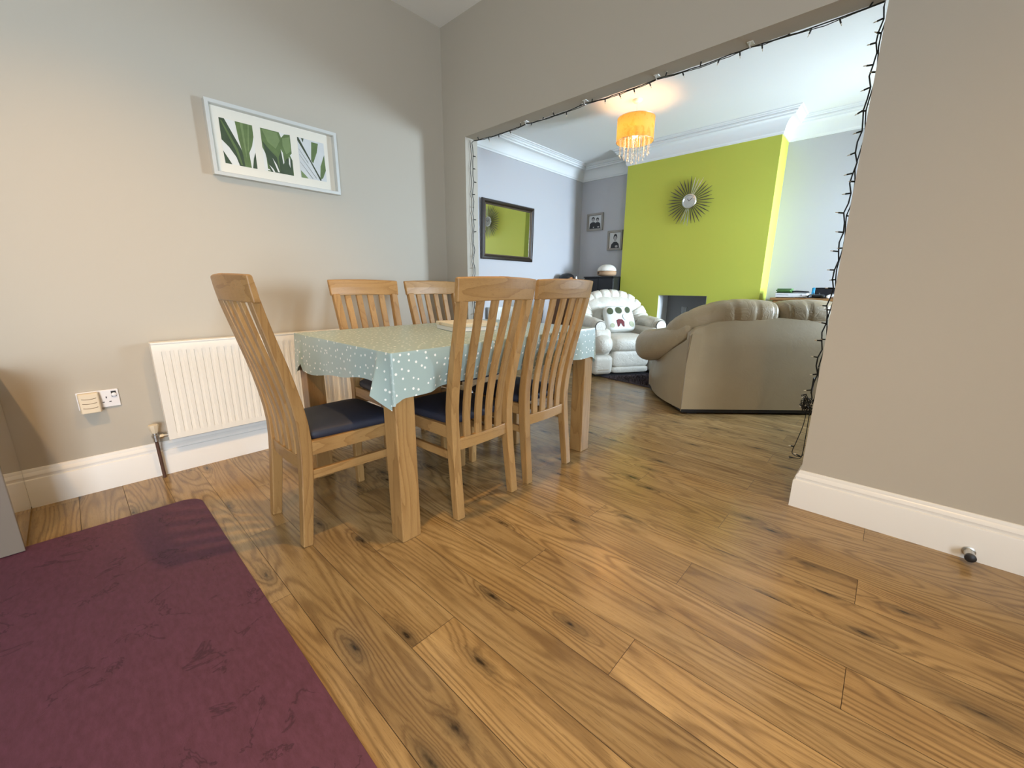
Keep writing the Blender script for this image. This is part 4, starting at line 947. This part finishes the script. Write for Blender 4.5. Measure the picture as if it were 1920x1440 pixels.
# ------------------------------------------------------------------ left alcove furniture
wu = thing('wooden_unit', 'brown wooden unit in the left alcove behind the dining chairs', 'cabinet', (-3.700, 5.45, 0))
bm = nb(); box(bm, -0.20, 0.20, -0.33, 0.38, 0.05, 1.02); obj('carcass', bm, M['walnut'], wu, bevel=0.004)
bm = nb(); box(bm, -0.21, 0.21, -0.350, 0.385, 1.0205, 1.05); obj('unit_top', bm, M['walnut'], wu, bevel=0.004)
bm = nb(); box(bm, -0.19, 0.19, -0.31, 0.37, 0.001, 0.0495); obj('plinth', bm, M['walnut'], wu)
bm = nb(); box(bm, -0.195, 0.195, -0.3460, -0.3305, 0.08, 1.0); d = obj('door', bm, M['walnut'], wu, bevel=0.003)
bm = nb(); lathe(bm, [(0.006, 0), (0.006, -0.012), (0.013, -0.016), (0.010, -0.025)], 14, V(0.16, -0.346, 0.62), axis='y'); obj('door_knob', bm, M['metal'], d, smooth=True)
bm = nb(); lathe(bm, [(0.125, 0.0), (0.132, 0.03), (0.128, 0.08), (0.105, 0.125), (0.065, 0.152), (0.02, 0.160)], 32)
dm = tag(obj('dome_ornament', bm, M['dark'], smooth=True, ang=50), 'black rounded dome-shaped item on top of the wooden unit', 'ornament'); dm.location = (-3.755, 5.30, 1.0505)
for i, (x, y, sx, h, cm, lb) in enumerate(((-3.600, 5.19, 0.026, 0.098, (0.55, 0.24, 0.10), 'small orange pot on the wooden unit beside the black dome'), (-3.548, 5.24, 0.020, 0.088, (0.42, 0.16, 0.07), 'small brown pot on the wooden unit, between two others'), (-3.510, 5.19, 0.015, 0.105, (0.72, 0.68, 0.62), 'small white tube on the wooden unit nearest the black cabinet'))):
    bm = nb(); lathe(bm, [(sx * 0.8, 0), (sx, 0.01), (sx, h * 0.8), (sx * 0.85, h * 0.85), (sx * 0.85, h), (sx * .3, h + 0.001)], 18)
    o = tag(obj('small_pot', bm, mat('pot_%d' % i, cm, 0.5, var=0.1), smooth=True, ang=40), lb, 'pot', 'small pots on the wooden unit'); o.location = (x, y, 1.0505)
bc = thing('black_cabinet', 'tall black cabinet in the left alcove beside the green wall', 'cabinet', (-3.232, 5.58, 0))
bm = nb(); box(bm, -0.242, 0.245, -0.215, 0.27, 0.04, 1.14); obj('carcass', bm, M['black'], bc, bevel=0.004)
bm = nb(); box(bm, -0.250, 0.250, -0.236, 0.275, 1.1405, 1.158); obj('cabinet_top', bm, M['black'], bc, bevel=0.003)
bm = nb(); box(bm, -0.24, 0.24, -0.20, 0.26, 0.001, 0.0395); obj('plinth', bm, M['black'], bc)
for s in (-1, 1):
    bm = nb(); box(bm, 0.002 if s > 0 else -0.240, 0.243 if s > 0 else -0.002, -0.232, -0.2155, 0.05, 1.13); d = obj('door', bm, M['black'], bc, bevel=0.003)
    bm = nb(); lathe(bm, [(0.006, -0.0), (0.006, -0.012), (0.012, -0.016), (0.010, -0.024)], 14, V(s * 0.03, -0.232, 0.62), axis='y'); obj('door_knob', bm, M['dmetal'], d, smooth=True)
ty = thing('plush_ball', 'round tan and white padded toy on top of the black cabinet', 'toy', (-3.185, 5.50, 1.1585))
bm = nb(); puff(bm, (0, 0, 0.052), (0.145, 0.125, 0.052), 0.7, 1.0); obj('tan_body', bm, mat('tan_plush', (0.46, 0.29, 0.17), 0.9, bump=0.3, bscale=200), ty, smooth=True, ang=70)
bm = nb(); lathe(bm, [(0.138, 0.080), (0.136, 0.10), (0.120, 0.130), (0.085, 0.157), (0.045, 0.170), (0.01, 0.173)], 32); obj('white_cap', bm, mat('white_plush', (0.70, 0.67, 0.60), 0.9, bump=0.3, bscale=200), ty, smooth=True, ang=70)
bm = nb()
for x in (-0.07, -0.01): puff(bm, (x, -0.112 + abs(x + .03) * .12, 0.052), (0.020, 0.012, 0.010), 0.9, 0.9, nu=14, nv=8)
obj('dark_stitched_marks', bm, mat('dark_thread', (0.03, 0.018, 0.014), 0.8, var=0.2), ty, smooth=True)
# cable on the living room wall
bm = nb(); tube(bm, catmull([V(LX + 0.006, 4.86, 0.86), V(LX + 0.012, 4.90, 0.77), V(LX + 0.008, 4.84, 0.72), V(LX + 0.012, 4.93, 0.66), V(LX + 0.008, 4.88, 0.40), V(LX + 0.03, 4.90, 0.20)], 8), 0.004, 6)
tag(obj('wall_cable', bm, M['dark'], smooth=True), 'thin dark cable looping down the living room wall', 'cable')
# glass vase in the fireplace
gm2 = bpy.data.materials.new('clear_glass'); gm2.use_nodes = True
q = gm2.node_tree.nodes['Principled BSDF']; q.inputs['Transmission Weight'].default_value = 1.0; q.inputs['Roughness'].default_value = 0.02; q.inputs['IOR'].default_value = 1.45; q.inputs['Base Color'].default_value = (0.95, 0.97, 0.98, 1)
bm = nb(); lathe(bm, [(0.040, 0.0), (0.043, 0.01), (0.036, 0.30), (0.035, 0.68), (0.038, 0.725), (0.0345, 0.725), (0.031, 0.68), (0.032, 0.30), (0.036, 0.03), (0.004, 0.025)], 28)
o = tag(obj('glass_vase', bm, gm2, smooth=True, ang=50), 'tall clear glass vase standing in the fireplace opening', 'vase'); o.location = (-2.055, 5.63, 0.0305)

# ------------------------------------------------------------------ right alcove: sideboard with consoles
sb = thing('sideboard', 'honey wood sideboard in the right alcove beyond the sofa', 'sideboard', (-0.36, 5.655, 0))
bm = nb(); box(bm, -0.66, 0.66, -0.18, 0.20, 0.06, 0.875); obj('carcass', bm, M['walnutx'], sb, bevel=0.004)
bm = nb(); box(bm, -0.685, 0.68, -0.205, 0.205, 0.8755, 0.902); obj('sideboard_top', bm, M['walnutx'], sb, bevel=0.004)
bm = nb(); box(bm, -0.64, 0.64, -0.16, 0.19, 0.001, 0.0595); obj('plinth', bm, M['walnutx'], sb)
for k in range(3):
    bm = nb(); x = -0.65 + 0.434 * k; box(bm, x, x + 0.43, -0.198, -0.1805, 0.08, 0.865); d = obj('door', bm, M['walnutx'], sb, bevel=0.003)
    bm = nb(); lathe(bm, [(0.006, 0), (0.006, -0.012), (0.014, -0.018), (0.010, -0.028)], 16, V(x + 0.39, -0.198, 0.5), axis='y'); obj('door_knob', bm, M['metal'], d, smooth=True)
gc = thing('games_console', 'slim white games console with disc slot on the sideboard', 'console', (-0.855, 5.585, 0.9025))
bm = nb(); box(bm, -0.147, 0.147, -0.105, 0.115, 0.006, 0.050); obj('casing', bm, M['plastic'], gc, bevel=0.003)
bm = nb(); box(bm, -0.140, 0.140, -0.10, 0.11, 0.0, 0.0055); box(bm, -0.147, 0.147, -0.105, 0.115, 0.0505, 0.056); obj('black_plates', bm, M['dark'], gc)
bm = nb(); box(bm, -0.132, -0.02, -0.1062, -0.1045, 0.030, 0.033); obj('disc_slot', bm, M['dark'], gc)
bm = nb(); lathe(bm, [(0.007, 0), (0.007, -0.0015)], 20, V(0.098, -0.105, 0.030), axis='y'); obj('power_button', bm, mat('grey_button', (0.25, 0.26, 0.27), 0.4, var=0.05), gc)
gmat = mat('green_game_case', (0.055, 0.165, 0.030), 0.35, var=0.15, vscale=30)
for k in range(3):
    c = thing('game_case', ('green game case lying on the white console, %s of its stack' % ('lowest', 'middle', 'topmost')[k]), 'game case', (-0.930 + (0.004, -0.003, 0.002)[k], 5.575, 0.9590 + 0.0148 * k), (0.02, -0.03, 0.04)[k], 'green game cases')
    bm = nb(); box(bm, -0.0675, 0.0675, -0.085, 0.085, 0, 0.014); obj('case_shell', bm, gmat, c, bevel=0.002)
    bm = nb(); box(bm, -0.060, 0.060, -0.0858, -0.0848, 0.003, 0.011); obj('paper_insert', bm, mat('case_insert_%d' % k, ((0.03, 0.06, 0.02), (0.10, 0.22, 0.07), (0.05, 0.10, 0.04))[k], 0.4, var=0.3, vscale=60), c)
bm = nb(); bar(bm, [V(-0.085, 0.0, 0.012), V(-0.02, 0, 0.014), V(0.085, 0, 0.009)], [0.016, 0.020, 0.016], [0.008, 0.009, 0.006], V(0, 1, 0))
o = tag(obj('remote_control', bm, M['dark'], bevel=0.004), 'black remote control lying on the white games console', 'remote'); o.location = (-0.785, 5.545, 0.9585); 
def pad(label, loc, rz, m, tilt):
    p = thing('game_controller', label, 'controller', loc, rz)
    bm = nb(); puff(bm, (0, 0, 0.022), (0.062, 0.036, 0.021), 0.8, 0.75)
    for s in (-1, 1): sweep(bm, [(s * 0.046, 0.005, 0.022, 0.024, 0.020), (s * 0.060, -0.030, 0.018, 0.020, 0.017), (s * 0.066, -0.058, 0.016, 0.013, 0.012)], sub=5, n=14)
    obj('grip_body', bm, m, p, smooth=True, ang=70)
    for x, y in ((-0.034, 0.010), (0.020, -0.010)):
        bm = nb(); lathe(bm, [(0.005, 0), (0.005, 0.010), (0.009, 0.012), (0.007, 0.016)], 14, V(x, y, 0.040)); obj('thumb_stick', bm, M['dark'], p, smooth=True)
pad('black game controller on the sideboard left of the handheld', (-0.622, 5.505, 0.903), 0.0, M['dark'], 0)
pad('white game controller in front of the handheld console', (-0.455, 5.50, 0.903), 0.0, M['plastic'], 0)
hh = thing('handheld_console', 'black handheld console on a dock with blue and red side grips', 'console', (-0.570, 5.665, 0.9025))
bm = nb(); box(bm, -0.085, 0.085, -0.022, 0.022, 0.0, 0.10); obj('dock', bm, M['dark'], hh, bevel=0.004)
bm = nb(); box(bm, -0.087, 0.087, -0.038, -0.024, 0.012, 0.112); obj('screen', bm, M['black'], hh, bevel=0.003)
bm = nb(); box(bm, -0.118, -0.0875, -0.039, -0.023, 0.012, 0.112); obj('blue_grip', bm, mat('blue_plastic', (0.03, 0.30, 0.55), 0.4, var=0.05), hh, bevel=0.008, seg=3)
bm = nb(); box(bm, 0.0875, 0.118, -0.039, -0.023, 0.012, 0.112); obj('red_grip', bm, mat('red_plastic', (0.62, 0.05, 0.06), 0.4, var=0.05), hh, bevel=0.008, seg=3)
